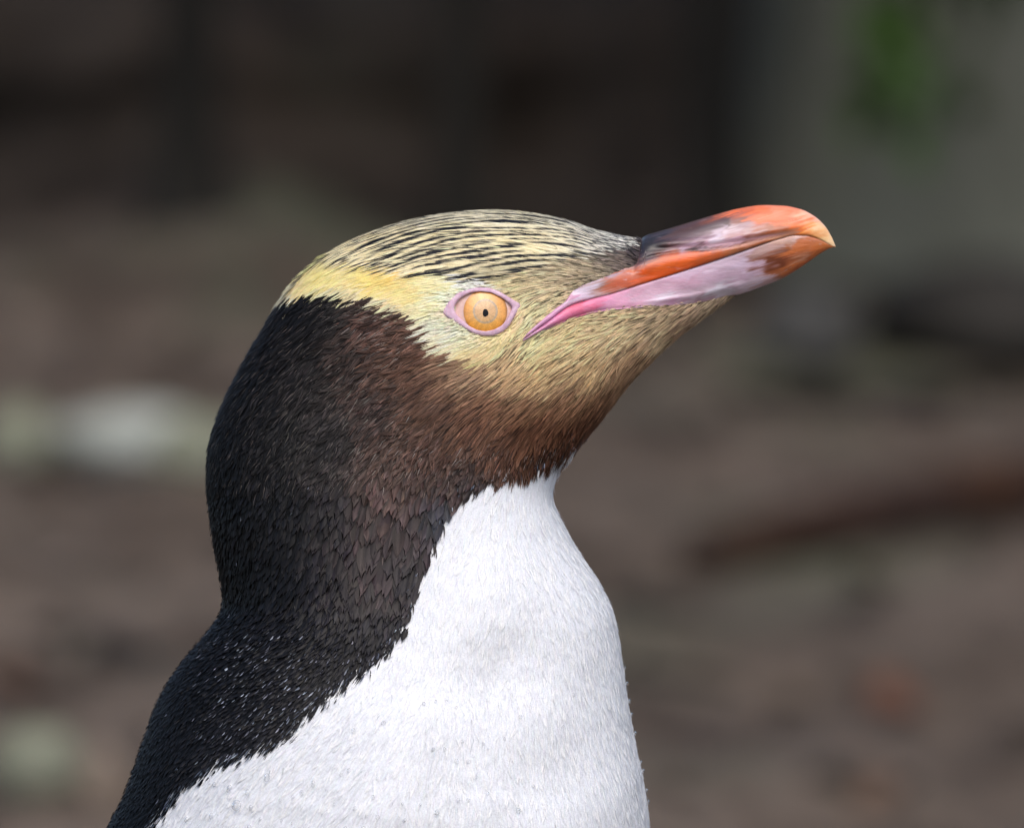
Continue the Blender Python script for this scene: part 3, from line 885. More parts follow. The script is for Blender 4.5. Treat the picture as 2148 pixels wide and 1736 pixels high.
# long black-pointed plumes running out over the yellow band
nb = 220
P, _ = sample(160000, 700)
u_, v_ = UV(P)
okb = in_poly(u_, v_, [(720,512),(830,480),(1000,465),(1150,500),(1080,560),(1000,572),(900,558),(820,546),(760,536)])
P = P[okb][:nb]; n = len(P)
dk = vary(np.repeat(lin((26, 28, 36))[None], n, 0), .15)
fe.blades(P, rng.uniform(60, 105, n), rng.uniform(3.4, 6, n), rng.uniform(3.5, 6, n), .05, dk * 1.6, dk, dk, prof=[.3, .8, 1, .7, .25, .03], crease=.15)
Py = P + rng.normal(0, 4 * S, P.shape)
yl = vary(np.repeat(np.array((.95, .86, .54))[None], n, 0), .06)
fe.blades(Py, rng.uniform(55, 95, n), rng.uniform(3.4, 6, n), rng.uniform(3.0, 5.5, n), .05, yl, yl, yl, prof=[.4, .8, 1, .7, .3, .03], crease=.12)
# cheek, chin, lores: fine hair-like feathers
tan = (cata == 0) & (lum > .075)
m = tan & (rnd < .80)
P = Pall[m]; n = len(P)
pick = rng.random(n)
wv = Waves(11, seed=41)
cl = wv(ua[m] * .30 + va[m] * .8, va[m] * .75 - ua[m] * .2)
fac = np.where(pick < .20, .22, np.where(pick < .36, 1.3, 1.0)) * (1 + .18 * cl)
cw = vary(ca[m] * fac[:, None], .10, .03)
fe.blades(P, rng.uniform(30, 66, n) * short[m], rng.uniform(2.2, 4.0, n), rng.uniform(.8, 4, n), .10, cw * .85, cw * 1.05, prof=[.7, 1, .85, .5, .05], crease=.2)
# brown and black head hair; light and dark strands paint highlights and gaps
drk = (cata == 0) & (lum <= .075)
head = drk & (va < 1000 - (ua - 900) * .05)
m = head & (rnd < .62)
P = Pall[m]; n = len(P)
pick = rng.random(n)
fac = np.where(pick < .12, 2.2, np.where(pick < .42, .30, 1.0)) * (1 + .35 * wl(ua[m], va[m]))
cw = vary(ca[m] * fac[:, None], .22, .03)
lf = 1.5 + 3.2 * rng.random(n) ** 1.5 + 1.6 * np.clip(wc(ua[m], va[m]), 0, 1.5)
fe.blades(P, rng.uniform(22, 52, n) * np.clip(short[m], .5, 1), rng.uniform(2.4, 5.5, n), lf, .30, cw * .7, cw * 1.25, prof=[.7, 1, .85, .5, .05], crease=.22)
def tufts(mask, spacing, k, reach, spread, wmin, wmax, l0, l1, jitter, cvar, hi=.25, base=.42):
    C = thin(Pall[mask][rng.permutation(int(mask.sum()))], spacing)
    u_, v_ = UV(C)
    cc_, ct_ = plum_color(u_, v_)
    Q, N = project(C, 0); N = N * FLIP
    T = flow(Q, N, jitter); B = np.cross(N, T)
    u2_, v2_ = UV(Q)
    sh = np.clip(np.minimum(dist_line(u2_, v2_, bill_poly[:12] + bill_poly[18:]) / 70 + .3, dist_line(u2_, v2_, eye_out + [eye_out[0]]) / 40 + .4), .3, 1)
    rc = rng.uniform(.75, 1.3, len(C)) * reach * S * sh
    tip = Q + T * (rc * .62)[:, None]
    lumt = cc_ @ np.array((.3, .6, .1))
    bright = np.where(rng.random(len(C)) < hi, np.where(lumt < .05, 2.3, 1.35), np.where((rng.random(len(C)) < .35) & (lumt < .6), .6, 1.0)) * np.exp(rng.normal(0, cvar, len(C)))  # brightened dark tufts carry painted highlights
    lf = rng.uniform(l0, l1, len(C))
    R_ = []; A_ = []; C_ = []; L_ = []; LF = []
    for j in range(k):
        o = rng.uniform(-1, 1, len(C)) * spread * S
        bk = rng.uniform(.15, .5, len(C)) * rc
        R_.append(Q + B * o[:, None] - T * bk[:, None])
        A_.append(tip + B * (o * .18)[:, None] + T * (rng.normal(0, .07, len(C)) * rc)[:, None])
        C_.append(vary(cc_ * bright[:, None], .12, .02)); L_.append(rc / S); LF.append(lf * rng.uniform(.7, 1.1, len(C)))
    R_, A_, C_, L_, LF = np.vstack(R_), np.vstack(A_), np.vstack(C_), np.concatenate(L_), np.concatenate(LF)
    u3, v3 = UV(R_)
    ok_ = ~in_poly(u3, v3, eye_grow) & ~in_poly(u3, v3, bill_poly)
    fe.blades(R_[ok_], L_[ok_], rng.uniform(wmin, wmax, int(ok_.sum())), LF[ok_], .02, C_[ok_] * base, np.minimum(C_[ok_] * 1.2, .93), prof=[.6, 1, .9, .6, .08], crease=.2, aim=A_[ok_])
tufts(head, 15, 7, 46, 9, 1.8, 3.4, 4, 10.5, .42, .25, .26)
tufts(tan, 15, 5, 62, 5, 1.8, 3.0, 2.5, 6, .10, .16, .3)
tufts((cata == 3) & (rng.random(len(va)) < smooth(1020, 1420, va)), 21, 5, 40, 8, 2.2, 4.0, 1.2, 3.4, .22, .03, .0, .92)
# pale filoplumes, most of them glints painted as thin strands
sel = np.flatnonzero(head & (Pall[:, 1] < 0))
sel = rng.choice(sel, 1000, replace=False)
P = Pall[sel]; n = len(P)
cw = vary(np.repeat(lin((140, 130, 124))[None], n, 0), .25) * np.clip(.28 + lum[sel] * 11, .28, 1)[:, None]
fe.blades(P, rng.uniform(20, 46, n), rng.uniform(1.0, 1.7, n), rng.uniform(5, 9, n), .45, cw, cw, prof=[.8, 1, .9, .7, .1])
# neck and shoulder: filler barbs between the scale feathers; the palest are painted gloss
neck = drk & ~head
m = neck & (rnd < .42)
P = Pall[m]; n = len(P)
pick = rng.random(n)
fac = np.where(pick < .12, 2.8, np.where(pick < .4, .35, .85))
cw = vary(ca[m] * fac[:, None], .2, .03)
sh = smooth(1270, 1380, va[m] + (700 - ua[m]) * .12)
fe.blades(P, rng.uniform(16, 36, n), rng.uniform(2.0, 4.2, n), rng.uniform(1, 4.5, n) * (1 - .4 * sh), .22, cw * .7, cw * 1.15, crease=.2)
# scale feathers of the neck, spaced out; dark bases paint the shade of the feather above
Ps = ready(thin(Pall[neck | (head & (va > 880))][rng.permutation(int((neck | (head & (va > 880))).sum()))], 12.5))
us, vs_ = UV(Ps)
cs_, _c = plum_color(us, vs_)
okd = (_c == 0) & (rng.random(len(us)) < 1 - .5 * np.exp(-(((us - 840) / 170) ** 2 + ((vs_ - 1110) / 170) ** 2)))
Ps, us, vs_, cs_ = Ps[okd], us[okd], vs_[okd], cs_[okd]
big = np.exp(-(((us - 840) / 150) ** 2 + ((vs_ - 1110) / 150) ** 2)) + .45 * np.exp(-(((us - 720) / 170) ** 2 + ((vs_ - 1200) / 170) ** 2))
shl = smooth(1270, 1380, vs_ + (700 - us) * .12)
hd = smooth(1010, 920, vs_)
n = len(Ps)
Ls = (26 + 44 * big) * rng.uniform(.8, 1.2, n) * (1 - .12 * shl)
Ws = (8.5 + 15 * big) * rng.uniform(.75, 1.2, n) * (1 - .25 * shl) * (1 - .4 * hd)
grey = lin((92, 96, 112))[None] * .35
cw = vary(cs_, .18, .04)
cool = (rng.random(n) < .35)[:, None]
cw = np.where(cool, cw * .75 + grey * .10, cw)
pri = big * rng.uniform(.7, 1.3, n) * (Ps[:, 1] < -.008) * (Ws > 10)
largest = np.argsort(-pri)[:300]
isL = np.zeros(n, bool); isL[largest] = True
sprof = [.45, .8, 1.0, .92, .55, .08]
mm = ~isL
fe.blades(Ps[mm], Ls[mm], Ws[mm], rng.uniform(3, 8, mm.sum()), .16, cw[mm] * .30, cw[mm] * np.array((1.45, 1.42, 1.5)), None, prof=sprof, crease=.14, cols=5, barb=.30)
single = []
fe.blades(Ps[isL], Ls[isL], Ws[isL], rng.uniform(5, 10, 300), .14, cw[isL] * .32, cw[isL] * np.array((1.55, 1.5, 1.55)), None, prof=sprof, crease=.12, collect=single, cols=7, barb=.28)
# fine mixed wisps along the border of dark and white
nb_ = np.flatnonzero((cata == 0) & (lum < .09))
nb_ = nb_[dist_line(ua[nb_], va[nb_], white_line) < 15]
nb_ = rng.choice(nb_, min(1500, len(nb_)), replace=False)
P = Pall[nb_]; n = len(P)
g_ = rng.random(n)[:, None]
cw = vary(np.where(g_ < .66, ca[nb_], np.where(g_ < .92, lin((90, 98, 114))[None], lin((180, 188, 200))[None])), .2)
fe.blades(P, rng.uniform(16, 36, n), rng.uniform(1.5, 3.4, n), rng.uniform(3, 7.5, n), .3, cw * .7, cw)
# stray barbs along all outlines
for (mk, cnt_, l0, l1, kc) in ((cata == 0, 2600, 5, 10, 1.0), (cata == 3, 1300, 3, 6.5, 1.0), (cata == 2, 400, 4, 8, 1.0)):
    sel = rng.choice(np.flatnonzero(mk), cnt_, replace=False)
    P = Pall[sel]; n = len(P)
    cw = vary(ca[sel] * kc, .25)
    fe.blades(P, rng.uniform(14, 34, n) * short[sel], rng.uniform(.9, 1.7, n), rng.uniform(l0, l1, n) * short[sel], .5, cw, cw, prof=[.8, 1, .9, .6, .1])
# pale flecks on the shoulder feathers
Pf = thin(Pall[neck][rng.permutation(int(neck.sum()))], 14)
uf, vf = UV(Pf)
pf = smooth(1310, 1420, vf + (760 - uf) * .15) * smooth(380, 520, uf) * .45 + .006
_, cf = plum_color(uf, vf)
Pf = Pf[(rng.random(len(Pf)) < pf) & (cf == 0)]
n = len(Pf)
cw = vary(np.repeat(lin((120, 124, 136))[None], n, 0), .6)
fe.blades(Pf, rng.uniform(7, 15, n), rng.uniform(1.6, 3.2, n), rng.uniform(4.2, 6, n), .2, cw * .5, cw, sink=-3)
# lower body, larger feathers
Pb, _ = sample(14000, 5600)
ub, vb = UV(Pb)
Pb = Pb[vb > 1800]
ub, vb = UV(Pb)
cb_, _ = plum_color(ub, vb)
n = len(Pb)
cw = vary(cb_, .08, .02)
fe.blades(Pb, rng.uniform(70, 120, n), rng.uniform(26, 44, n), rng.uniform(2, 7, n), .1, cw, cw, prof=[.6, 1, 1, .7, .1])
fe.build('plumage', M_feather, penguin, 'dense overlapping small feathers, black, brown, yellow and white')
for (V, C, F, P0) in single:
    for k in range(len(V)):
        mesh_obj('feather', V[k], F, M_feather, penguin, C[k], origin=P0[k])

# ------------------------------------------------------------------ flippers, feet (below the picture)
def loft(name, secs, mat, parent, colors=None, na=20, capit=True):
    vs = []
    for (c, a, b) in secs:
        c, a, b = np.array(c), np.array(a), np.array(b)
        for k in range(na):
            t = 2 * math.pi * k / na
            vs.append(c + a * math.cos(t) + b * math.sin(t))
    fs = [tuple(f) for f in grid_faces(len(secs), na, True)]
    fs += [tuple(range(na)), tuple(range((len(secs) - 1) * na, len(secs) * na))[::-1]]
    return mesh_obj(name, vs, fs, mat, parent, colors)
for sgn in (-1, 1):
    secs = []
    for t in np.linspace(0, 1, 14):
        u = 640 - 90 * t - 120 * t * t; v = 1900 + 1750 * t
        wv_ = (150 + 110 * math.sin(min(1, t * 1.6) * math.pi * .6)) * (1 - t ** 4 * .85)
        yy = -(min(body_y(u, v, 560), 560) + 28 + 60 * t)
        c = W3(u, v, yy * S); c[1] *= -sgn * 1.0 if sgn > 0 else 1
        secs.append((c, (wv_ * S, 0, .1 * wv_ * S), (0, (28 - 12 * t) * S, 0)))
    cols = []
    for t in np.linspace(0, 1, 14):
        for k in range(20):
            e = abs(math.cos(2 * math.pi * k / 20))
            cols.append(lin((34, 36, 44)) if e < .93 else lin((190, 190, 180)))
    loft('flipper', secs, M_feather, penguin, np.array(cols))
M_foot = skin_mat('foot_skin', (.42, .28, .27), (.58, .42, .40), 300, .6, .1)
M_claw = noise_mat('claw', [(.3, (.02, .016, .014)), (.7, (.05, .04, .035))], 200, .4, .2, .001)
for sgn in (-1, 1):
    fx, fy = WX(760), sgn * .045
    gz0 = drop(fx, fy)
    secs = []
    pts = [((fx - .03, fy, .085), .020), ((fx - .028, fy, .05), .016), ((fx - .022, fy, .026), .015), ((fx - .005, fy, .016), .014)]
    vs = []; fs = []
    na = 12
    def tube(points, flat=1.0):
        st = len(vs)
        for (c, r) in points:
            for k in range(na):
                t = 2 * math.pi * k / na
                d = Vector(points[-1][0]) - Vector(points[0][0])
                d.normalize()
                a = d.cross(Vector((0, 1, 0) if abs(d.y) < .8 else (1, 0, 0))).normalized()
                b_ = d.cross(a)
                vs.append(tuple(Vector(c) + a * (r * math.cos(t) * flat) + b_ * (r * math.sin(t))))
        for f in grid_faces(len(points), na, True): fs.append(tuple(int(x) + st for x in f))
        fs.append(tuple(range(st, st + na))); fs.append(tuple(range(st + (len(points) - 1) * na, st + len(points) * na))[::-1])
    tube([((x, y, z + gz0), r) for ((x, y, z), r) in pts])
    tips = []
    for a in (-.42, 0, .42):
        p = [((fx - .015 + s * math.cos(a) * .085, fy + s * math.sin(a) * .085, gz0 + .014 - .006 * s), .012 - .004 * s) for s in np.linspace(0, 1, 6)]
        tube(p, .8); tips.append(p[-1][0])
    st = len(vs)
    web = [(fx - .015, fy, gz0 + .016)] + [(fx - .015 + math.cos(a) * rr, fy + math.sin(a) * rr, gz0 + .009) for a, rr in ((-.42, .074), (-.21, .066), (0, .076), (.21, .066), (.42, .074))]
    vs += web; vs += [(x, y, z - .006) for x, y, z in web]
    for k in range(1, 5):
        fs.append((st, st + k, st + k + 1)); fs.append((st + 6, st + 6 + k + 1, st + 6 + k))
    foot = mesh_obj('foot', vs, fs, M_foot, penguin)
    for (x, y, z), a in zip(tips, (-.42, 0, .42)):
        secs = [((x - .003 * math.cos(a) + s * .018 * math.cos(a), y + s * .018 * math.sin(a), z - .001 - .004 * s * s), (0, .004 * (1 - .85 * s), 0), (0, 0, .005 * (1 - .85 * s))) for s in np.linspace(0, 1, 6)]
        loft('claw', secs, M_claw, foot, na=8)

# ------------------------------------------------------------------ water drops on the plumage
m_water, nt, b = nodes('water')
b.inputs['Base Color'].default_value = (1, 1, 1, 1)
b.inputs['Roughness'].default_value = .0
b.inputs['IOR'].default_value = 1.33
b.inputs['Transmission Weight'].default_value = 1.0
tp_ = nt.nodes.new('ShaderNodeBsdfTransparent')
ms_ = nt.nodes.new('ShaderNodeMixShader'); ms_.inputs[0].default_value = .5
nt.links.new(b.outputs[0], ms_.inputs[1]); nt.links.new(tp_.outputs[0], ms_.inputs[2])
nt.links.new(ms_.outputs[0], nt.nodes['Material Output'].inputs['Surface'])
z6 = [(890,1430,27),(845,1335,17),(950,1355,14),(590,1522,13),(735,1493,11),(1065,1265,18),(960,1555,11),(1335,1300,13),(1570,990,12),(1745,945,11),(1268,1350,11),(1215,1375,10),(1545,1220,9),(1500,1245,8),(1580,1440,9),(1712,1488,10),(2055,1463,13),(2035,1095,10),(2100,1095,8),(1685,1375,9),(1525,1555,9),(1630,1555,10),(1455,1585,10),(755,1310,11),(970,1440,10),(1140,1395,7),(1710,1265,8),(1760,1270,6),(1855,1410,7),(1960,1415,6),(1870,1505,7),(1025,1505,7),(1150,1515,6),(1210,1530,6),(1265,1435,7),(1415,1335,6),(1460,1415,6),(1650,1480,6)]
z7 = [(180,815,11),(262,800,9),(340,800,9),(405,840,11),(862,912,13),(450,1080,11),(240,1130,12),(327,1130,10),(600,1095,10),(750,1065,8),(635,1130,9),(410,1220,15),(492,1220,12),(548,1327,9),(950,1400,10),(630,1447,9),(425,1490,11),(493,1490,11),(272,1577,15),(845,1570,13),(1238,760,9),(1165,980,7),(30,1510,7),(155,1522,7),(42,1628,8)]
zedge = [(1612,590,10),(1618,700,11),(1635,830,11),(1655,925,11),(1680,1062,11),(1727,1270,10),(1745,1332,12),(1728,1480,11),(1778,1557,12)]
dark_drops = [(195.8 + 530 * .35157, 1174.7 + 1240 * .35157, 4.2), (195.8 + 632 * .35157, 1174.7 + 1012 * .35157, 2.6)]
spots = [(195.8 + a * .35157, 1174.7 + b_ * .35157, r * .35157, 'breast') for a, b_, r in z6]
spots += [(839 + a * .29134, 1230.6 + b_ * .29134, r * .29134, 'breast') for a, b_, r in z7]
spots += [(839 + a * .29134, 1230.6 + b_ * .29134, r * .29134, 'edge') for a, b_, r in zedge]
spots += [(a, b_, r, 'dark') for a, b_, r in dark_drops]
dm = None
def drop_mesh():
    vs = []; na, nr = 16, 9
    for i in range(nr):
        ph = math.pi * (.02 + .96 * i / (nr - 1))
        for k in range(na):
            t = 2 * math.pi * k / na
            r = math.sin(ph)
            vs.append((r * math.cos(t), r * math.sin(t) * 1.06, math.cos(ph) * .72))
    fs = [tuple(f) for f in grid_faces(nr, na, True)] + [tuple(range(na)), tuple(range((nr - 1) * na, nr * na))[::-1]]
    me = bpy.data.meshes.new('water_drop')
    me.from_pydata(vs, [], fs)
    me.polygons.foreach_set('use_smooth', np.ones(len(me.polygons), bool))
    me.materials.append(m_water)
    return me
dm = drop_mesh()
DL = {'breast': ('small clear water drop beaded on the white breast feathers', 'water drops on the breast'),
      'edge': ('clear water drop clinging to the front outline of the white breast', 'water drops along the breast outline'),
      'dark': ('tiny clear water drop beaded on the black shoulder feathers', 'water drops on the shoulder')}
for (u, v, r, kind) in spots:
    if kind == 'edge':
        P = W3(u + 1.0, v, 0)
        h = body_bvh.find_nearest(P); P, N = h[0], h[1] * FLIP
    else:
        h = body_bvh.ray_cast(Vector((float(WX(u)), -1.0, float(WZ(v)) + TP)), RAY)
        if h[0] is None: continue
        P, N = h[0], h[1] * FLIP
    o = bpy.data.objects.new('water_drop', dm)
    rr = r * S * 1.25
    o.location = P + N * (rr * .45 + (3.2 if kind == 'edge' else 2.4) * S)
    o.rotation_euler = Vector(N).to_track_quat('Z', 'Y').to_euler()
    o.scale = (rr * random.uniform(.8, 1.1), rr * random.uniform(.9, 1.3), rr * random.uniform(.7, 1.1))
    col.objects.link(o)
    tag(o, DL[kind][0], 'water drop', DL[kind][1])
    if r > 9: o['label'] = 'largest round water drop, on the white breast just below the black shoulder edge'

# ------------------------------------------------------------------ background things on the forest floor
def rock(name, c, size, mat, label, seed, cat='stone', rotz=0.0):
    vs = []; na, nr = 40, 24
    ns = Vector((seed * 3.1, seed * 1.7, 0))
    for i in range(nr + 1):
        ph = math.pi * i / nr
        for k in range(na):
            t = 2 * math.pi * k / na
            d = Vector((math.sin(ph) * math.cos(t), math.sin(ph) * math.sin(t), math.cos(ph)))
            q = 1 + .22 * noise.noise(d * 1.3 + ns) + .09 * noise.noise(d * 3.5 + ns) + .03 * noise.noise(d * 9 + ns)
            vs.append((d.x * q * size[0], d.y * q * size[1], d.z * q * size[2]))
    o = mesh_obj(name, vs, grid_faces(nr + 1, na, True), mat)
    o.location = c; o.rotation_euler = (0, 0, rotz)
    return tag(o, label, cat)
M_pale = noise_mat('lichen_stone', [(.3, (.17, .17, .145)), (.5, (.29, .31, .275)), (.7, (.36, .38, .35))], 9, .9, .6, .01)
M_green = noise_mat('mossy_stone', [(.3, (.10, .107, .07)), (.5, (.175, .185, .13)), (.7, (.24, .25, .20))], 12, .95, .6, .01)
M_grey = noise_mat('grey_stone', [(.3, (.03, .03, .028)), (.6, (.058, .057, .055))], 9, .9, .6, .01)
M_black = noise_mat('added_dark_stone', [(.3, (.010, .009, .008)), (.7, (.026, .023, .019))], 9, .7, .6, .01)
def put_rock(name, u, v, wpx, hpx, mat, label, seed, sink=.35, depth=1.0):
    g = ground_at(u, v + hpx * .3)
    s = scale_at(g.y)
    sx, sz = wpx * .5 * s, hpx * .5 * s
    return rock(name, (g.x, g.y, drop(g.x, g.y) + sz * (1 - sink)), (sx, sx * depth, sz), mat, label, seed)
put_rock('stone', 285, 935, 350, 140, M_pale, 'long pale lichen-grey stone lying on the soil behind the nape', 1, .3, .5)
put_rock('stone', 420, 950, 190, 130, M_green, 'greenish mossy stone touching the end of the long pale stone', 2, .3, .6)
put_rock('stone', 40, 935, 170, 150, M_green, 'round pale green stone beside the long pale stone', 3, .3, .7)
put_rock('stone', 70, 1610, 190, 170, M_green, 'pale mottled stone on the soil below a dark stick', 4, .35, .8)
put_rock('stone', 215, 1640, 100, 130, noise_mat('tan_stone', [(.3, (.14, .11, .085)), (.7, (.24, .19, .15))], 12), 'small tan stone next to the pale mottled stone', 5, .35, .8)
put_rock('stone', 1690, 700, 230, 190, M_grey, 'grey boulder at the foot of the broad pale trunk', 6, .3, .7)
put_rock('stone', 2080, 690, 520, 260, M_black, 'large black boulder added for the dark hollow beside the grey boulder', 7, .3, .6)  # black stone stands in for the shade of a hollow

M_bark_red = noise_mat('red_bark', [(.3, (.010, .005, .003)), (.6, (.034, .016, .009))], 18, .9, .8, .006, stretch=(.3, 1, 1))
M_bark_dark = noise_mat('dark_bark', [(.3, (.006, .0055, .0045)), (.7, (.016, .0145, .012))], 14, .95, 1.0, .01, stretch=(1, 1, .25))
M_bark_pale = noise_mat('pale_bark', [(.3, (.045, .046, .036)), (.5, (.074, .076, .060)), (.7, (.100, .103, .084))], 7, .95, 1.0, .012, stretch=(1, 1, .3))
def tube_mesh(points, radii, na=14, seed=0, rough=.12):
    vs = []
    pts = [Vector(p) for p in points]
    n = len(pts)
    for i, p in enumerate(pts):
        d = (pts[min(i + 1, n - 1)] - pts[max(i - 1, 0)]).normalized()
        a = d.cross(Vector((0.13, 1, .21))).normalized()
        b_ = d.cross(a).normalized()
        for k in range(na):
            t = 2 * math.pi * k / na
            dd = a * math.cos(t) + b_ * math.sin(t)
            r = radii[i] * (1 + rough * noise.noise(dd * 1.6 + Vector((seed, 0, p.length * 3))))
            vs.append(tuple(p + dd * r))
    fs = [tuple(int(x) for x in f) for f in grid_faces(n, na, True)] + [tuple(range(na)), tuple(range((n - 1) * na, n * na))[::-1]]
    return vs, fs
def ground_stick(name, uvs, rpx, mat, label, cat, seed):
    pts = []; rad = []
    for (u, v), r in zip(uvs, rpx):
        g = ground_at(u, v)
        s = scale_at(g.y)
        pts.append((g.x, g.y, g.z + r * s * .7)); rad.append(r * s)
    P = catmull(np.array(pts), 5)
    Rr = catmull(np.array(rad)[:, None], 5)[:, 0]
    vs, fs = tube_mesh(P, np.maximum(Rr, .002), 14, seed, .25)
    o = mesh_obj(name, vs, fs, mat, origin=tuple(P[len(P) // 2]))
    return tag(o, label, cat)
ground_stick('fallen_branch', [(1440,1200),(1560,1184),(1700,1158),(1850,1126),(1990,1096),(2130,1082),(2300,1066),(2500,1046)], [30,54,64,70,70,74,74,64], M_bark_red, 'dark reddish brown fallen branch lying across the soil', 'branch', 3)
ground_stick('added_log', [(1530,835),(1650,845),(1800,850),(1960,846),(2120,838)], [16,26,26,28,24], M_bark_dark, 'dark log added for the dark gap in front of the grey and black boulders', 'log', 4)  # log added to draw the dark gap below the boulders
ground_stick('stick', [(70,1330),(150,1352),(230,1372),(330,1385)], [10,26,30,14], M_bark_dark, 'short dark rotten stick lying above the pale mottled stone', 'stick', 5)
ground_stick('stick', [(1280,1265),(1360,1285),(1450,1300)], [14,26,12], M_bark_dark, 'short dark stick half hidden behind the breast of the penguin', 'stick', 6)
ground_stick('stick', [(1690,1640),(1760,1655),(1850,1690)], [14,26,14], M_bark_dark, 'short dark stick on the soil below the russet leaf', 'stick', 7)
ground_stick('stick', [(1330,1420),(1420,1430),(1560,1445)], [8,16,8], M_bark_dark, 'thin dark stick between two other short sticks', 'stick', 8)

def leaf_mesh(L, Wd, cup, seed=0):
    vs = []; nl = 8
    for i in range(nl + 1):
        s = i / nl
        w = Wd * .5 * math.sin(math.pi * min(1, s ** .8 * .98 + .01)) ** .8
        z = cup * (math.sin(s * math.pi) * .6 + .3 * math.sin(s * 5 + seed))
        for k in (-1, -.5, 0, .5, 1):
            vs.append(((s - .5) * L, w * k, z + cup * .7 * abs(k) ** 1.5))
    return np.array(vs), grid_faces(nl + 1, 5)
M_russet = noise_mat('russet_leaf', [(.3, (.09, .042, .026)), (.7, (.15, .068, .042))], 30, .7, .3, .003)
def fallen_leaf(u, v, px, mat, label, seed):
    g = ground_at(u, v)
    s = scale_at(g.y)
    vs, fs = leaf_mesh(px * s, px * s * .75, px * s * .22, seed)
    o = mesh_obj('fallen_leaf', vs, fs, mat)
    md = o.modifiers.new('thickness', 'SOLIDIFY'); md.thickness = .0015
    o.location = g + Vector((0, 0, px * s * .16)); o.rotation_euler = (.75, .1, seed)
    return tag(o, label, 'leaf')
fallen_leaf(1870, 1505, 140, M_russet, 'curled russet leaf lying on the bare soil', .4)
fallen_leaf(1650, 1485, 100, noise_mat('tan_leaf', [(.3, (.10, .075, .045)), (.7, (.15, .11, .07))], 30, .8, .3, .003), 'dull tan leaf near the russet leaf', 1.4)
fallen_leaf(5, 1475, 140, noise_mat('rust_leaf', [(.3, (.09, .042, .026)), (.7, (.13, .062, .036))], 30, .8, .3, .003), 'rust-brown leaf above the pale mottled stone', 2.2)

# leaf litter
nl = 2600
lv, lf = leaf_mesh(1, .5, .14)
X = rng.uniform(-1.6, 1.6, nl); Yy = rng.uniform(-1.5, 8.3, nl)
keepl = np.hypot(X, Yy) > .25
X, Yy = X[keepl], Yy[keepl]
allv = []; allf = []; allc = []
pal = .8 * lin(np.array([(88, 74, 64), (70, 58, 50), (105, 92, 82), (60, 46, 38), (98, 74, 56), (112, 104, 92)]))
for i, (x, y) in enumerate(zip(X, Yy)):
    z = drop(x, y)
    L = rng.uniform(.02, .05); a = rng.uniform(0, 6.283); t1, t2 = rng.normal(0, .25, 2)
    q = lv * L
    ca_, sa_ = math.cos(a), math.sin(a)
    r = np.stack([q[:, 0] * ca_ - q[:, 1] * sa_, q[:, 0] * sa_ + q[:, 1] * ca_, q[:, 2]], -1)
    r[:, 2] += r[:, 0] * t1 + r[:, 1] * t2 + .004
    allf.append(lf + len(allv) * len(lv)); allv.append(r + (x, y, z))
    allc.append(np.repeat((pal[rng.integers(len(pal))] * rng.uniform(.7, 1.3))[None], len(lv), 0))
def vc_mat(name, rough):
    m, nt, b = nodes(name)
    at = nt.nodes.new('ShaderNodeAttribute'); at.attribute_name = 'col'
    nz, _ = add_noise(nt, 60, 3)
    r = ramp(nt, nz.outputs['Fac'], [(.3, (.7, .7, .7)), (.7, (1.2, 1.2, 1.2))])
    c = mixc(nt, at.outputs['Color'], r.outputs[0], 1.0, 'MULTIPLY')
    nt.links.new(c, b.inputs['Base Color'])
    b.inputs['Roughness'].default_value = rough
    return m
M_litter = vc_mat('dead_leaves', .8)
lit = mesh_obj('leaf_litter', np.vstack(allv), np.vstack(allf), M_litter, None, np.vstack(allc))
tag(lit, 'dull brown dead leaves scattered over the forest floor', 'leaf litter', kind='stuff')

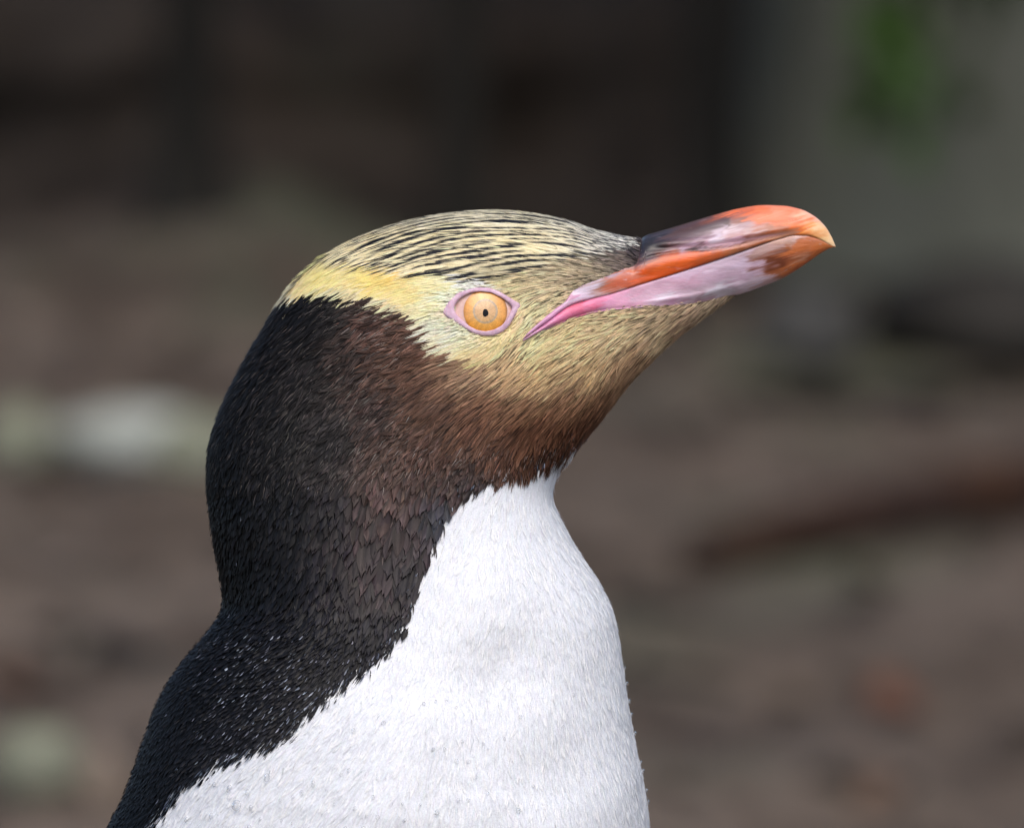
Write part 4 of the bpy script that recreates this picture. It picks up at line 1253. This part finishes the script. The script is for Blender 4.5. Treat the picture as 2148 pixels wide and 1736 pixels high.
# ------------------------------------------------------------------ trees on the bank
M_leaf = vc_mat('green_leaves', .55)
def tree(u, y, r0, height, mat, label, seed, lean=(0, 0), crown_r=.9):
    rr = random.Random(seed)
    sc_ = scale_at(y)
    x = (u - 1074) * sc_
    z0 = drop(x, y) - .06
    root = empty('tree', (x, y, z0 + .06))
    tag(root, label, 'tree', 'trees on the bank')
    pts = []; rad = []
    n = 26
    for i in range(n):
        t = i / (n - 1)
        fl = 1 + (.9 if r0 < .1 else .3) * math.exp(-t * height / (r0 * 2.0))
        pts.append((x + lean[0] * t * height + .05 * t * math.sin(t * 7 + seed), y + lean[1] * t * height + .05 * t * math.cos(t * 5 + seed), z0 + t * height))
        rad.append(r0 * fl * (1 - .72 * t))
    vs, fs = tube_mesh(pts, rad, 20, seed, .3)
    trunk = mesh_obj('trunk', vs, fs, mat, root)
    ends = []
    for k in range(7):
        t = .38 + .08 * k
        b = Vector(pts[int(t * (n - 1))]); a = k * 2.4 + seed
        e = b + Vector((math.cos(a) * crown_r * .8, math.sin(a) * crown_r * .8, .35 + .5 * rr.random()))
        m_ = (b + e) / 2 + Vector((0, 0, .12))
        q = [b * (1 - s) ** 2 + m_ * 2 * s * (1 - s) + e * s * s for s in np.linspace(0, 1, 8)]
        vs, fs = tube_mesh(q, [max(.006, r0 * .35 * (1 - .85 * s)) for s in np.linspace(0, 1, 8)], 8, seed + k, .15)
        mesh_obj('limb', vs, fs, mat, root)
        ends += [q[4], q[6], q[7]]
    ends.append(Vector(pts[-1]))
    g = np.random.default_rng(seed)
    m = 5200
    ce = np.array(ends)[g.integers(len(ends), size=m)]
    pos = ce + g.normal(0, .2, (m, 3)) * (crown_r * .9)
    dv = g.normal(size=(m, 3)); dv /= np.linalg.norm(dv, axis=1, keepdims=True)
    ev = np.cross(dv, g.normal(size=(m, 3))); ev /= np.linalg.norm(ev, axis=1, keepdims=True)
    L = g.uniform(.05, .11, (m, 1)); W_ = L * .45
    nv = np.cross(dv, ev)
    quad = np.stack([pos - dv * L, pos + ev * W_ + nv * L * .2, pos + dv * L, pos - ev * W_ + nv * L * .2], 1).reshape(-1, 3)
    cc = lin(np.array((62, 88, 40)))[None] * g.uniform(.5, 1.4, (m, 1)) * (1 + g.normal(0, .1, (m, 3)))
    mesh_obj('crown', quad, np.arange(m * 4).reshape(m, 4), M_leaf, root, np.repeat(np.clip(cc, .005, .5), 4, 0), smooth=False)  # unseen leaf crown, made broad and dense to shade the bank
    return root
tree(385, 8.14, .032, 4.2, M_bark_dark, 'slim dark tree on the bank straight above the pale stones', 1, (.01, .02), 1.25)
tree(965, 8.15, .027, 3.8, M_bark_dark, 'slender dark tree on the bank straight above the crown of the penguin', 2, (.0, .03), 1.2)
tree(1505, 8.05, .030, 4.4, M_bark_dark, 'thin dark tree directly beside the broad pale trunk', 3, (.003, .02), 1.25)
tree(1890, 8.17, .145, 6.0, M_bark_pale, 'broad tree with pale olive-grey bark on the bank', 4, (.02, .02), 1.7)
tree(-250, 9.2, .06, 5.0, M_bark_dark, 'unseen dark tree farthest from the broad pale trunk, added for its shade', 5, (-.02, .02), 1.6)  # out of view, added only to cast shade

# hanging leafy sprig in front of the broad trunk
def sprig():
    y = 7.80
    s = scale_at(y)
    def at(u, v):
        tgt = Vector((float(WX(u)), 0, float(WZ(v)))); d = (tgt - CAM)
        return CAM + d * ((y + 3) / d.y)
    a = at(1990, -300); b = at(1945, 250)
    root = empty('leafy_sprig', a)
    q = [a * (1 - t) + b * t + Vector((.02 * math.sin(t * 5), .03 * math.sin(t * 3), 0)) for t in np.linspace(0, 1, 12)]
    # twig grows from the trunk
    g = ground_at(1900, 300)
    q = [Vector((a.x + .05, 8.2, a.z + .02))] + q
    vs, fs = tube_mesh(q, [.006 - .004 * i / 12 for i in range(13)], 8, 2, .1)
    mesh_obj('twig', vs, fs, M_bark_red, root)
    M_g = noise_mat('fresh_leaf', [(.3, (.024, .050, .010)), (.7, (.042, .078, .018))], 25, .5, .2, .002)
    r_ = random.Random(4)
    for k in range(34):
        p = q[2 + (k * 5) % 11]
        L = r_.uniform(.05, .085)
        vs, fs = leaf_mesh(L, L * .6, L * .12, k)
        o = mesh_obj('leaf', vs, fs, M_g)
        o.parent = root
        off = Vector((r_.uniform(-.06, .06), r_.uniform(-.03, .03), r_.uniform(-.03, .02)))
        o.location = p + off - root.location
        o.rotation_euler = (r_.uniform(.2, 1.3), r_.uniform(.3, 1.2), r_.uniform(0, 6.28))
    tag(root, 'drooping sprig of fresh green leaves in front of the broad pale trunk', 'sprig')
sprig()
